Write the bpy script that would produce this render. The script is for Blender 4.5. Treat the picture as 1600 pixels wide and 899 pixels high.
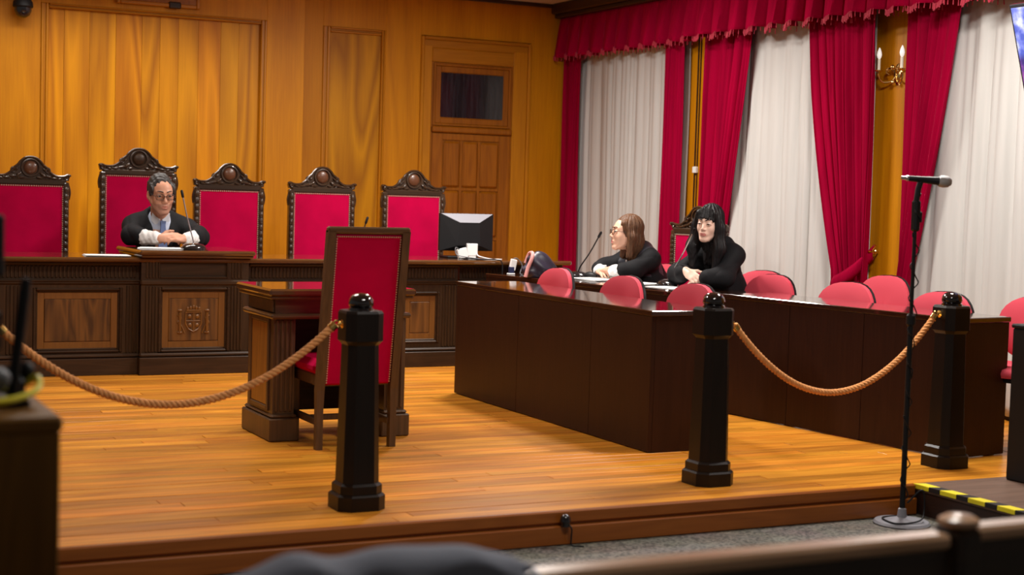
import bpy, bmesh, math, random
import numpy as np
from mathutils import Vector, Matrix

random.seed(11)
RNG = np.random.default_rng(11)
PI = math.pi
S = bpy.context.scene
COL = S.collection
for o in list(bpy.data.objects):
    bpy.data.objects.remove(o)

# ------------------------------------------------------------------ camera
YAW, PITCH, ROLL, FPX = 0.46743, -0.06036, 0.02997, 2397.6
fw = Vector((math.sin(YAW)*math.cos(PITCH), math.cos(YAW)*math.cos(PITCH), math.sin(PITCH)))
rt = Vector((math.cos(YAW), -math.sin(YAW), 0))
up = rt.cross(fw)
r2 = math.cos(ROLL)*rt + math.sin(ROLL)*up
u2 = -math.sin(ROLL)*rt + math.cos(ROLL)*up
cam = bpy.data.cameras.new('camera')
cam.sensor_width = 36.0
cam.lens = FPX/1600*36.0
cam.clip_start = 0.1
cam.dof.use_dof = True
cam.dof.focus_distance = 9.2
cam.dof.aperture_fstop = 2.6
camo = bpy.data.objects.new('camera', cam)
COL.objects.link(camo)
M = Matrix.Identity(4)
for i in range(3):
    M[i][0] = r2[i]; M[i][1] = u2[i]; M[i][2] = -fw[i]
M[2][3] = 1.30
camo.matrix_world = M
S.camera = camo

# ------------------------------------------------------------------ world, light, exposure
S.view_settings.view_transform = 'Standard'
S.view_settings.look = 'None'
S.view_settings.gamma = 1.0
S.view_settings.exposure = 0.62
S.view_settings.use_curve_mapping = False
w = bpy.data.worlds.new('world'); S.world = w; w.use_nodes = True
bg = w.node_tree.nodes['Background']
bg.inputs['Color'].default_value = (1.0, 0.9, 0.8, 1)
bg.inputs['Strength'].default_value = 0.08

CEIL = 3.08
def area(name, loc, sx, sy, power, col=(1, 0.95, 0.89), rot=(0, 0, 0), spread=180):
    l = bpy.data.lights.new(name, 'AREA')
    l.shape = 'RECTANGLE'; l.size = sx; l.size_y = sy
    l.energy = power; l.color = col; l.spread = math.radians(spread)
    o = bpy.data.objects.new(name, l); COL.objects.link(o)
    o.location = loc; o.rotation_euler = rot
    return o
area('ceiling_lamp', (2.5, 11.55, 3.03), 2.0, 0.25, 27, spread=150)
area('ceiling_lamp', (2.0, 8.0, 3.03), 1.0, 0.4, 46)
area('ceiling_lamp', (4.95, 9.7, 3.03), 0.4, 0.8, 86)
area('ceiling_lamp', (5.6, 6.2, 3.03), 0.4, 0.6, 70)
area('ceiling_lamp', (2.6, 3.5, 3.03), 1.2, 0.5, 36)

# ------------------------------------------------------------------ materials
def newmat(name):
    m = bpy.data.materials.new(name); m.use_nodes = True
    nt = m.node_tree
    return m, nt, nt.nodes['Principled BSDF']
def N(nt, t, **kw):
    n = nt.nodes.new(t)
    for k, v in kw.items():
        setattr(n, k, v)
    return n
def rgba(c): return (c[0], c[1], c[2], 1)

def plain(name, col, rough=0.5, metal=0.0, coat=0.0, sheen=0.0, sheen_tint=(1, 1, 1), bump=0.0, bscale=200, emit=0.0, var=0.0, vscale=6.0, stretch=(1, 1, 1), trans=0.0, spec=0.5):
    m, nt, b = newmat(name)
    b.inputs['Specular IOR Level'].default_value = spec
    b.inputs['Base Color'].default_value = rgba(col)
    b.inputs['Roughness'].default_value = rough
    b.inputs['Metallic'].default_value = metal
    b.inputs['Coat Weight'].default_value = coat
    b.inputs['Coat Roughness'].default_value = 0.08
    b.inputs['Transmission Weight'].default_value = trans
    if sheen:
        b.inputs['Sheen Weight'].default_value = sheen
        b.inputs['Sheen Roughness'].default_value = 0.22
        b.inputs['Sheen Tint'].default_value = rgba(sheen_tint)
    tc = N(nt, 'ShaderNodeTexCoord')
    if bump:
        mp = N(nt, 'ShaderNodeMapping'); mp.inputs['Scale'].default_value = stretch
        nz = N(nt, 'ShaderNodeTexNoise'); nz.inputs['Scale'].default_value = bscale; nz.inputs['Detail'].default_value = 3
        bp = N(nt, 'ShaderNodeBump'); bp.inputs['Strength'].default_value = bump; bp.inputs['Distance'].default_value = 0.004
        nt.links.new(tc.outputs['Object'], mp.inputs['Vector']); nt.links.new(mp.outputs['Vector'], nz.inputs['Vector'])
        nt.links.new(nz.outputs['Fac'], bp.inputs['Height']); nt.links.new(bp.outputs['Normal'], b.inputs['Normal'])
    if var:
        mp = N(nt, 'ShaderNodeMapping'); mp.inputs['Scale'].default_value = stretch
        nz = N(nt, 'ShaderNodeTexNoise'); nz.inputs['Scale'].default_value = vscale; nz.inputs['Detail'].default_value = 4
        cr = N(nt, 'ShaderNodeValToRGB')
        cr.color_ramp.elements[0].position = 0.3; cr.color_ramp.elements[1].position = 0.7
        cr.color_ramp.elements[0].color = rgba([c*(1-var) for c in col])
        cr.color_ramp.elements[1].color = rgba([min(1, c*(1+var)) for c in col])
        nt.links.new(tc.outputs['Object'], mp.inputs['Vector']); nt.links.new(mp.outputs['Vector'], nz.inputs['Vector'])
        nt.links.new(nz.outputs['Fac'], cr.inputs['Fac']); nt.links.new(cr.outputs['Color'], b.inputs['Base Color'])
    if emit:
        b.inputs['Emission Color'].default_value = rgba(col); b.inputs['Emission Strength'].default_value = emit
    return m

def wood(name, dark, light, rough=0.4, axis='z', scale=1.0, var=0.18, coat=0.0, rings=9.0, mix=0.45, huevar=0.0, bump=0.08, spec=0.5):
    """grain that runs along `axis`; each object gets its own offset and tone"""
    m, nt, b = newmat(name)
    L = nt.links.new
    tc = N(nt, 'ShaderNodeTexCoord'); oi = N(nt, 'ShaderNodeObjectInfo')
    mul = N(nt, 'ShaderNodeMath', operation='MULTIPLY'); mul.inputs[1].default_value = 71.0
    L(oi.outputs['Random'], mul.inputs[0])
    add = N(nt, 'ShaderNodeVectorMath', operation='ADD')
    L(tc.outputs['Object'], add.inputs[0]); L(mul.outputs[0], add.inputs[1])
    mp = N(nt, 'ShaderNodeMapping')
    sc = {'x': (0.5, 5, 5), 'y': (5, 0.5, 5), 'z': (5, 5, 0.5)}[axis]
    mp.inputs['Scale'].default_value = [s*scale for s in sc]
    L(add.outputs[0], mp.inputs['Vector'])
    n1 = N(nt, 'ShaderNodeTexNoise'); n1.inputs['Scale'].default_value = 1.0; n1.inputs['Detail'].default_value = 2; n1.inputs['Distortion'].default_value = 0.4
    L(mp.outputs['Vector'], n1.inputs['Vector'])
    rg = N(nt, 'ShaderNodeMath', operation='MULTIPLY'); rg.inputs[1].default_value = rings
    L(n1.outputs['Fac'], rg.inputs[0])
    pp = N(nt, 'ShaderNodeMath', operation='PINGPONG'); pp.inputs[1].default_value = 0.5
    L(rg.outputs[0], pp.inputs[0])
    p2 = N(nt, 'ShaderNodeMath', operation='MULTIPLY'); p2.inputs[1].default_value = 2.0
    L(pp.outputs[0], p2.inputs[0])
    mp2 = N(nt, 'ShaderNodeMapping'); sc2 = {'x': (2, 60, 60), 'y': (60, 2, 60), 'z': (60, 60, 2)}[axis]
    mp2.inputs['Scale'].default_value = sc2
    L(add.outputs[0], mp2.inputs['Vector'])
    n2 = N(nt, 'ShaderNodeTexNoise'); n2.inputs['Scale'].default_value = 1.5; n2.inputs['Detail'].default_value = 4
    L(mp2.outputs['Vector'], n2.inputs['Vector'])
    mx = N(nt, 'ShaderNodeMix', data_type='FLOAT'); mx.inputs[0].default_value = mix
    L(n2.outputs['Fac'], mx.inputs[2]); L(p2.outputs[0], mx.inputs[3])
    cr = N(nt, 'ShaderNodeValToRGB')
    cr.color_ramp.elements[0].position = 0.15; cr.color_ramp.elements[1].position = 0.8
    cr.color_ramp.elements[0].color = rgba(dark); cr.color_ramp.elements[1].color = rgba(light)
    L(mx.outputs[0], cr.inputs['Fac'])
    hs = N(nt, 'ShaderNodeHueSaturation')
    mr = N(nt, 'ShaderNodeMapRange'); mr.inputs['To Min'].default_value = 1-var; mr.inputs['To Max'].default_value = 1+var
    L(oi.outputs['Random'], mr.inputs['Value']); L(mr.outputs[0], hs.inputs['Value'])
    if huevar:
        m3 = N(nt, 'ShaderNodeMath', operation='MULTIPLY'); m3.inputs[1].default_value = 37.7
        fr = N(nt, 'ShaderNodeMath', operation='FRACT')
        mh = N(nt, 'ShaderNodeMapRange'); mh.inputs['To Min'].default_value = 0.5-huevar; mh.inputs['To Max'].default_value = 0.5+huevar
        L(oi.outputs['Random'], m3.inputs[0]); L(m3.outputs[0], fr.inputs[0]); L(fr.outputs[0], mh.inputs['Value']); L(mh.outputs[0], hs.inputs['Hue'])
    L(cr.outputs['Color'], hs.inputs['Color']); L(hs.outputs['Color'], b.inputs['Base Color'])
    b.inputs['Roughness'].default_value = rough
    b.inputs['Specular IOR Level'].default_value = spec
    b.inputs['Coat Weight'].default_value = coat; b.inputs['Coat Roughness'].default_value = 0.06
    if bump:
        bp = N(nt, 'ShaderNodeBump'); bp.inputs['Strength'].default_value = bump; bp.inputs['Distance'].default_value = 0.002
        L(n2.outputs['Fac'], bp.inputs['Height']); L(bp.outputs['Normal'], b.inputs['Normal'])
    return m

MT = {}
MT['wall'] = wood('wall_veneer', (0.40, 0.136, 0.0010), (0.58, 0.228, 0.0016), 0.5, 'z', 0.5, 0.05, rings=5, mix=0.3, spec=0.2)
MT['leaf'] = wood('figured_veneer', (0.36, 0.118, 0.0010), (0.62, 0.246, 0.0016), 0.48, 'z', 0.42, 0.13, rings=9, mix=0.6, huevar=0.006, spec=0.2)
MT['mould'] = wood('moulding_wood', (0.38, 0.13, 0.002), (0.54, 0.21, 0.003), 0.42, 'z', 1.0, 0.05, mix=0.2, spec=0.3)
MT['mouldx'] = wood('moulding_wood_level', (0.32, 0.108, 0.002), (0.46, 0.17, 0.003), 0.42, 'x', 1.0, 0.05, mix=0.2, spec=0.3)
MT['door'] = wood('door_wood', (0.20, 0.056, 0.002), (0.33, 0.104, 0.003), 0.42, 'z', 1.2, 0.06, mix=0.3, spec=0.3)
MT['dark'] = wood('dark_carved_oak', (0.018, 0.008, 0.003), (0.046, 0.021, 0.008), 0.42, 'x', 1.5, 0.10, mix=0.25, spec=0.3)
MT['darkz'] = wood('dark_carved_oak_upright', (0.018, 0.008, 0.003), (0.050, 0.023, 0.008), 0.42, 'z', 1.5, 0.10, mix=0.25, spec=0.3)
MT['carved'] = wood('carved_walnut', (0.022, 0.010, 0.004), (0.060, 0.029, 0.012), 0.3, 'x', 2.5, 0.10, mix=0.25, coat=0.35)
MT['inlay'] = wood('figured_walnut_panel', (0.045, 0.017, 0.004), (0.15, 0.060, 0.011), 0.4, 'z', 1.6, 0.06, rings=7, mix=0.6)
MT['inlayrim'] = wood('golden_walnut_rim', (0.12, 0.045, 0.007), (0.17, 0.068, 0.010), 0.4, 'z', 1.6, 0.05, mix=0.3)
MT['desk'] = wood('worn_oak', (0.055, 0.028, 0.012), (0.12, 0.062, 0.026), 0.42, 'z', 1.5, 0.05, mix=0.3)
MT['deskx'] = wood('worn_oak_level', (0.060, 0.030, 0.013), (0.13, 0.068, 0.028), 0.36, 'x', 1.5, 0.05, mix=0.3, coat=0.2)
MT['deskpanel'] = wood('golden_desk_panel', (0.22, 0.088, 0.012), (0.34, 0.15, 0.02), 0.4, 'z', 1.0, 0.05, mix=0.4)
MT['desktop'] = wood('polished_desk_top', (0.075, 0.030, 0.010), (0.12, 0.05, 0.016), 0.12, 'x', 1.2, 0.03, mix=0.3, coat=0.9)
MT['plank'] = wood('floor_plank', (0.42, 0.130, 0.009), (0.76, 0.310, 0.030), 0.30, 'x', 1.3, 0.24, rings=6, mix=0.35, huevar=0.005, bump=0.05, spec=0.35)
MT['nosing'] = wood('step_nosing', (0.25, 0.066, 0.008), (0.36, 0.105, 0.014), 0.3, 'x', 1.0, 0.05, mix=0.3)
MT['mahog'] = wood('dark_mahogany', (0.022, 0.0065, 0.0030), (0.036, 0.0115, 0.0050), 0.45, 'z', 1.5, 0.06, mix=0.25, spec=0.22)
MT['mahogtop'] = wood('dark_mahogany_top', (0.030, 0.010, 0.005), (0.048, 0.017, 0.008), 0.10, 'y', 1.5, 0.03, mix=0.25, coat=0.8)
MT['post'] = wood('black_stained_post', (0.006, 0.0035, 0.0025), (0.011, 0.0065, 0.0045), 0.38, 'z', 1.5, 0.05, mix=0.2, spec=0.3)
MT['knob'] = plain('polished_black_knob', (0.008, 0.006, 0.007), 0.06, coat=1.0)
MT['pew'] = wood('pew_wood', (0.020, 0.010, 0.005), (0.035, 0.018, 0.009), 0.45, 'x', 1.0, 0.05)
MT['pewtop'] = wood('pew_top_wood', (0.42, 0.24, 0.13), (0.58, 0.36, 0.22), 0.3, 'x', 1.0, 0.05, coat=0.3)
MT['cabinet'] = wood('brown_cabinet', (0.15, 0.066, 0.008), (0.20, 0.09, 0.011), 0.5, 'z', 1.0, 0.05, spec=0.2)
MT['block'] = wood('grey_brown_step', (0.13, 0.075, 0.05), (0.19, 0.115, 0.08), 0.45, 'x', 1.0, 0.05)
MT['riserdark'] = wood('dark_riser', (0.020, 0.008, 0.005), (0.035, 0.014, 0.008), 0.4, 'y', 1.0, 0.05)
MT['velvet'] = plain('crimson_velvet', (0.46, 0.0004, 0.046), 0.9, sheen=0.05, sheen_tint=(1, 0.15, 0.3), var=0.15, vscale=4, spec=0.08)
MT['curtain'] = plain('crimson_curtain', (0.30, 0.0003, 0.026), 0.9, sheen=0.28, sheen_tint=(1, 0.1, 0.25), var=0.22, vscale=3, stretch=(1, 4, 0.3), spec=0.05)
MT['pink'] = plain('coral_pink_upholstery', (0.66, 0.060, 0.095), 0.8, sheen=0.2, sheen_tint=(1, 0.6, 0.6), bump=0.1, bscale=500)
MT['sheer'] = plain('off_white_curtain', (0.575, 0.565, 0.54), 0.85, bump=0.08, bscale=300, var=0.06, vscale=3, stretch=(1, 6, 0.4))
MT['fringe'] = plain('faded_crimson_fringe', (0.45, 0.03, 0.06), 0.8)
MT['stud'] = plain('pale_brass_studs', (0.62, 0.47, 0.34), 0.35, metal=0.5)
MT['brass'] = plain('brass', (0.78, 0.52, 0.16), 0.22, metal=1.0)
MT['gold'] = plain('bright_brass', (0.85, 0.62, 0.25), 0.18, metal=1.0)
MT['black'] = plain('black_plastic', (0.009, 0.009, 0.010), 0.5, spec=0.25)
MT['blackgloss'] = plain('glossy_black_plastic', (0.012, 0.012, 0.014), 0.15, coat=0.5)
MT['greyplastic'] = plain('grey_plastic', (0.12, 0.125, 0.135), 0.4)
MT['basegrey'] = plain('worn_grey_metal_and_lit_slope', (0.25, 0.25, 0.28), 0.45)  # microphone stand base; also the painted light on the monitor's upper slope
MT['steel'] = plain('steel', (0.55, 0.55, 0.57), 0.28, metal=1.0)
MT['mesh'] = plain('silver_mesh', (0.40, 0.39, 0.39), 0.5, metal=0.6, bump=0.5, bscale=900)
MT['paper'] = plain('white_paper', (0.85, 0.85, 0.84), 0.7)
MT['whiteplastic'] = plain('white_plastic', (0.80, 0.80, 0.79), 0.4)
MT['navy'] = plain('navy_plastic', (0.02, 0.028, 0.085), 0.4)
MT['robe'] = plain('black_robe_cloth', (0.0075, 0.0075, 0.009), 0.8, bump=0.35, bscale=70, spec=0.22)
MT['satin'] = plain('black_satin', (0.035, 0.038, 0.05), 0.36)
MT['trouser'] = plain('charcoal_trousers', (0.02, 0.02, 0.024), 0.8)
MT['shoe'] = plain('black_leather', (0.012, 0.011, 0.010), 0.3)
MT['lace'] = plain('white_lace', (0.78, 0.77, 0.76), 0.85, bump=0.7, bscale=120)
MT['shirt'] = plain('pale_blue_shirt', (0.55, 0.61, 0.76), 0.75)
MT['tie'] = plain('blue_tie', (0.13, 0.18, 0.36), 0.6)
MT['collar'] = plain('white_collar', (0.76, 0.78, 0.83), 0.75)
MT['skinm'] = plain('warm_skin', (0.60, 0.295, 0.185), 0.5, var=0.08, vscale=18)
MT['skin1'] = plain('light_skin', (0.76, 0.44, 0.31), 0.5, var=0.06, vscale=18)
MT['skin2'] = plain('pale_skin', (0.84, 0.56, 0.44), 0.48, var=0.05, vscale=18)
MT['lipm'] = plain('muted_lips', (0.42, 0.16, 0.11), 0.45)
MT['lipf'] = plain('rose_lips', (0.58, 0.21, 0.18), 0.45)
MT['hairdark'] = plain('dark_grey_hair', (0.028, 0.024, 0.022), 0.5, var=0.5, vscale=60, stretch=(4, 4, 1))
MT['stubble'] = plain('grey_brown_stubble', (0.43, 0.215, 0.145), 0.6)
MT['hairbrown'] = plain('brown_hair', (0.105, 0.047, 0.022), 0.55, spec=0.3, var=0.55, vscale=45, stretch=(5, 5, 0.6))
MT['hairblack'] = plain('black_hair', (0.008, 0.007, 0.008), 0.55, spec=0.3, var=0.5, vscale=45, stretch=(5, 5, 0.6))
MT['eyewhite'] = plain('eye_white', (0.45, 0.42, 0.40), 0.35)
MT['iris'] = plain('dark_iris', (0.025, 0.014, 0.009), 0.15)
MT['lens'] = plain('spectacle_lens', (1, 1, 1), 0.02, trans=1.0)
MT['frame'] = plain('dark_spectacle_frame', (0.02, 0.014, 0.012), 0.3)
MT['rope'] = plain('tan_rope', (0.74, 0.32, 0.10), 0.85, bump=0.4, bscale=250, var=0.2, vscale=60)
MT['yellow'] = plain('yellow_cable', (0.75, 0.66, 0.02), 0.4)
MT['tapey'] = plain('yellow_tape', (0.85, 0.72, 0.02), 0.5)
MT['tapeb'] = plain('black_tape', (0.015, 0.013, 0.012), 0.5)
MT['bag'] = plain('dark_purple_bag', (0.022, 0.018, 0.035), 0.4, bump=0.1, bscale=80)
MT['bagpink'] = plain('dusty_pink_strap', (0.62, 0.28, 0.27), 0.6)
MT['jacket'] = plain('slate_grey_jacket', (0.17, 0.19, 0.245), 0.8, bump=0.2, bscale=120)
MT['glassdark'] = plain('dark_transom_glass', (0.018, 0.018, 0.022), 0.12, coat=0.4, var=0.5, vscale=7, stretch=(6, 1, 0.4))
MT['ceiling'] = plain('ceiling_paint', (0.62, 0.56, 0.50), 0.9)
MT['cornice'] = wood('dark_cornice', (0.030, 0.012, 0.005), (0.05, 0.02, 0.008), 0.45, 'y', 1.0, 0.03)
MT['medal'] = plain('reddish_medallion', (0.11, 0.040, 0.016), 0.35, coat=0.2, bump=0.4, bscale=60)
MT['bulb'] = plain('white_glass_bulb', (0.95, 0.93, 0.90), 0.3, emit=0.25)
MT['candle'] = plain('cream_candle_sleeve', (0.85, 0.80, 0.68), 0.5)

def floor_mat():
    m, nt, b = newmat('speckled_grey_floor'); L = nt.links.new
    tc = N(nt, 'ShaderNodeTexCoord')
    n = N(nt, 'ShaderNodeTexNoise'); n.inputs['Scale'].default_value = 75; n.inputs['Detail'].default_value = 3
    n2 = N(nt, 'ShaderNodeTexNoise'); n2.inputs['Scale'].default_value = 5
    cr = N(nt, 'ShaderNodeValToRGB'); e = cr.color_ramp.elements
    e[0].position = 0.36; e[1].position = 0.62
    e[0].color = (0.035, 0.032, 0.026, 1); e[1].color = (0.21, 0.19, 0.155, 1)
    mx = N(nt, 'ShaderNodeMix', data_type='RGBA', blend_type='MULTIPLY'); mx.inputs[0].default_value = 0.35
    L(tc.outputs['Object'], n.inputs['Vector']); L(tc.outputs['Object'], n2.inputs['Vector'])
    L(n.outputs['Fac'], cr.inputs['Fac']); L(cr.outputs['Color'], mx.inputs[6]); L(n2.outputs['Color'], mx.inputs[7])
    L(mx.outputs[2], b.inputs['Base Color']); b.inputs['Roughness'].default_value = 0.7
    return m
MT['floor'] = floor_mat()

def screen_mat():
    m, nt, b = newmat('lit_screen'); L = nt.links.new
    tc = N(nt, 'ShaderNodeTexCoord')
    n = N(nt, 'ShaderNodeTexNoise'); n.inputs['Scale'].default_value = 14; n.inputs['Detail'].default_value = 3
    cr = N(nt, 'ShaderNodeValToRGB'); e = cr.color_ramp.elements
    e[0].position = 0.38; e[1].position = 0.66
    e[0].color = (0.06, 0.10, 0.5, 1); e[1].color = (0.72, 0.74, 1.0, 1)
    x = e.new(0.50); x.color = (0.22, 0.26, 0.75, 1)
    sp = N(nt, 'ShaderNodeSeparateXYZ')
    cr2 = N(nt, 'ShaderNodeValToRGB'); f = cr2.color_ramp.elements
    f[0].position = 0.42; f[0].color = (0.45, 0.10, 0.30, 1); f[1].position = 0.5; f[1].color = (1, 1, 1, 1)
    mx = N(nt, 'ShaderNodeMix', data_type='RGBA', blend_type='MULTIPLY'); mx.inputs[0].default_value = 1
    L(tc.outputs['Object'], n.inputs['Vector']); L(n.outputs['Fac'], cr.inputs['Fac'])
    L(tc.outputs['Generated'], sp.inputs[0]); L(sp.outputs['Z'], cr2.inputs['Fac'])
    L(cr.outputs['Color'], mx.inputs[6]); L(cr2.outputs['Color'], mx.inputs[7])
    L(mx.outputs[2], b.inputs['Emission Color']); b.inputs['Emission Strength'].default_value = 0.9
    b.inputs['Base Color'].default_value = (0.01, 0.01, 0.02, 1)
    return m
MT['screen'] = screen_mat()

# ------------------------------------------------------------------ mesh helpers
class MB:
    def __init__(self): self.v = []; self.f = []; self.mi = []; self.m = 0
    def add(self, vs, fs):
        o = len(self.v); self.v += [tuple(p) for p in vs]
        for f in fs: self.f.append([i+o for i in f]); self.mi.append(self.m)
        return self
    def box(self, x0, y0, z0, x1, y1, z1, b=0.0, T=None):
        if x0 > x1: x0, x1 = x1, x0
        if y0 > y1: y0, y1 = y1, y0
        if z0 > z1: z0, z1 = z1, z0
        b = min(b, (x1-x0)*.45, (y1-y0)*.45, (z1-z0)*.45)
        if b <= 0:
            vs = [(x, y, z) for x in (x0, x1) for y in (y0, y1) for z in (z0, z1)]
            fs = [[0, 1, 3, 2], [4, 6, 7, 5], [0, 4, 5, 1], [2, 3, 7, 6], [0, 2, 6, 4], [1, 5, 7, 3]]
        else:
            vs = []; lo = (x0, y0, z0); hi = (x1, y1, z1); idx = {}
            for i in (0, 1):
                for j in (0, 1):
                    for k in (0, 1):
                        c = [(lo, hi)[i][0], (lo, hi)[j][1], (lo, hi)[k][2]]
                        s = [b if t == 0 else -b for t in (i, j, k)]
                        for a in range(3):
                            p = [c[q] + (0 if q == a else s[q]) for q in range(3)]
                            idx[(i, j, k, a)] = len(vs); vs.append(tuple(p))
            fs = []
            for a in range(3):
                q, r = (a+1) % 3, (a+2) % 3
                for s in (0, 1):
                    ring = []
                    for (u, v_) in ((0, 0), (1, 0), (1, 1), (0, 1)):
                        t = [0, 0, 0]; t[a] = s; t[q] = u; t[r] = v_
                        ring.append(idx[(*t, a)])
                    fs.append(ring if s else ring[::-1])
                for u in (0, 1):
                    for v_ in (0, 1):
                        t0 = [0, 0, 0]; t0[q] = u; t0[r] = v_
                        t1 = list(t0); t0[a] = 0; t1[a] = 1
                        ring = [idx[(*t0, q)], idx[(*t1, q)], idx[(*t1, r)], idx[(*t0, r)]]
                        fs.append(ring if u == v_ else ring[::-1])
            for i in (0, 1):
                for j in (0, 1):
                    for k in (0, 1):
                        ring = [idx[(i, j, k, a)] for a in range(3)]
                        fs.append(ring if (i+j+k) % 2 else ring[::-1])
        if T is not None: vs = [tuple(T @ Vector(p)) for p in vs]
        return self.add(vs, fs)
    def tube(self, pts, r, n=8, caps=True, closed=False):
        pts = [Vector(p) for p in pts]; m = len(pts)
        rr = [float(q) for q in r] if isinstance(r, (list, tuple)) else [float(r)]*m
        t0 = (pts[1]-pts[0]).normalized()
        nrm = t0.orthogonal().normalized(); rings = []
        for i in range(m):
            if closed: t = (pts[(i+1) % m]-pts[i-1]).normalized()
            else: t = (pts[min(i+1, m-1)]-pts[max(i-1, 0)]).normalized()
            nrm = (nrm - t*nrm.dot(t)).normalized(); bn = t.cross(nrm)
            rings.append([pts[i] + rr[i]*(math.cos(2*PI*k/n)*nrm + math.sin(2*PI*k/n)*bn) for k in range(n)])
        vs = [p for g in rings for p in g]; fs = []
        for i in range(m if closed else m-1):
            a = i*n; b_ = ((i+1) % m)*n
            for k in range(n):
                fs.append([a+k, a+(k+1) % n, b_+(k+1) % n, b_+k])
        if caps and not closed:
            fs.append(list(range(n))[::-1]); fs.append([(m-1)*n+k for k in range(n)])
        return self.add(vs, fs)
    def lathe(self, prof, c=(0, 0, 0), n=24, axis='z', phase=0.0, T=None):
        vs = []; fs = []
        for r, z in prof:
            for k in range(n):
                a = 2*PI*k/n + phase; x, y = r*math.cos(a), r*math.sin(a)
                p = {'z': (x, y, z), 'y': (x, z, -y), 'x': (z, x, y)}[axis]
                p = Vector((p[0]+c[0], p[1]+c[1], p[2]+c[2]))
                vs.append(T @ p if T is not None else p)
        for i in range(len(prof)-1):
            for k in range(n):
                fs.append([i*n+k, i*n+(k+1) % n, (i+1)*n+(k+1) % n, (i+1)*n+k])
        if prof[0][0] > 1e-5: fs.append(list(range(n))[::-1])
        if prof[-1][0] > 1e-5: fs.append([(len(prof)-1)*n+k for k in range(n)])
        return self.add(vs, fs)
    def prism(self, poly, a0, a1, plane='xz', T=None):
        n = len(poly); vs = []
        for a in (a0, a1):
            for (u, v_) in poly:
                p = {'xz': (u, a, v_), 'xy': (u, v_, a), 'yz': (a, u, v_)}[plane]
                vs.append(T @ Vector(p) if T is not None else p)
        fs = [list(range(n)), list(range(n, 2*n))[::-1]]
        for i in range(n): fs.append([i, i+n, (i+1) % n+n, (i+1) % n])
        return self.add(vs, fs)
    def grid(self, P, flip=False, closed_u=False):
        nu, nv = len(P), len(P[0]); vs = [p for row in P for p in row]; fs = []
        for i in range(nu if closed_u else nu-1):
            for j in range(nv-1):
                i2 = (i+1) % nu
                q = [i*nv+j, i2*nv+j, i2*nv+j+1, i*nv+j+1]
                fs.append(q[::-1] if flip else q)
        return self.add(vs, fs)
    def ball(self, c, r, nu=14, nv=9, R=None):
        r = (r, r, r) if not isinstance(r, (list, tuple)) else r
        P = []
        for i in range(nu):
            a = 2*PI*i/nu; row = []
            for j in range(nv):
                t = -PI/2 + PI*j/(nv-1)
                p = Vector((r[0]*math.cos(t)*math.cos(a), r[1]*math.cos(t)*math.sin(a), r[2]*math.sin(t)))
                if R is not None: p = R @ p
                row.append(p + Vector(c))
            P.append(row)
        return self.grid(P, closed_u=True)
    def build(self, name, mats, parent=None, angle=35, off=None, fixn=True):
        me = bpy.data.meshes.new(name)
        vs = self.v
        if off is not None: vs = [(p[0]-off[0], p[1]-off[1], p[2]-off[2]) for p in vs]
        me.from_pydata(vs, [], self.f)
        mats = mats if isinstance(mats, (list, tuple)) else [mats]
        for m in mats: me.materials.append(MT[m])
        if len(mats) > 1: me.polygons.foreach_set('material_index', self.mi)
        if fixn:
            bm = bmesh.new(); bm.from_mesh(me)
            bmesh.ops.recalc_face_normals(bm, faces=bm.faces); bm.to_mesh(me); bm.free()
        if angle:
            me.polygons.foreach_set('use_smooth', [True]*len(me.polygons))
            me.set_sharp_from_angle(angle=math.radians(angle))
        me.update()
        o = bpy.data.objects.new(name, me); COL.objects.link(o)
        if parent is not None: o.parent = parent
        return o

def tag(o, label, cat, group=None):
    o['label'] = label; o['category'] = cat
    if group: o['group'] = group
    return o
def thing(name, label, cat, loc=(0, 0, 0), yaw=0.0, group=None):
    o = bpy.data.objects.new(name, None); COL.objects.link(o)
    o.location = loc; o.rotation_euler = (0, 0, yaw); o.empty_display_size = 0.1
    return tag(o, label, cat, group)
def struct(o, label=None):
    o['kind'] = 'structure'
    if label: o['label'] = label
    return o
def dup(root, loc, yaw, label, group=None):
    r = root.copy(); COL.objects.link(r); r.location = loc; r.rotation_euler = (0, 0, yaw); r['label'] = label
    if group: r['group'] = group
    for ch in list(root.children):
        c = ch.copy(); COL.objects.link(c); c.parent = r
        for g in ch.children:
            d = g.copy(); COL.objects.link(d); d.parent = c
    return r
def rect_frame(mb, x0, x1, z0, z1, wd, y0, y1, b=0.004, sides='lrtb'):
    """four mitre-less strips round a rectangle in the xz plane"""
    if 'l' in sides: mb.box(x0, y0, z0, x0+wd, y1, z1, b)
    if 'r' in sides: mb.box(x1-wd, y0, z0, x1, y1, z1, b)
    if 't' in sides: mb.box(x0+wd, y0, z1-wd, x1-wd, y1, z1, b)
    if 'b' in sides: mb.box(x0+wd, y0, z0, x1-wd, y1, z0+wd, b)
def cat_rom(pts, n=8):
    P = [Vector(p) for p in pts]; P = [2*P[0]-P[1]] + P + [2*P[-1]-P[-2]]; out = []
    for i in range(1, len(P)-2):
        for k in range(n):
            t = k/n
            out.append(0.5*((2*P[i]) + (P[i+1]-P[i-1])*t + (2*P[i-1]-5*P[i]+4*P[i+1]-P[i+2])*t*t + (3*P[i]-P[i-1]-3*P[i+1]+P[i+2])*t**3))
    out.append(P[-2]); return out

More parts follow.
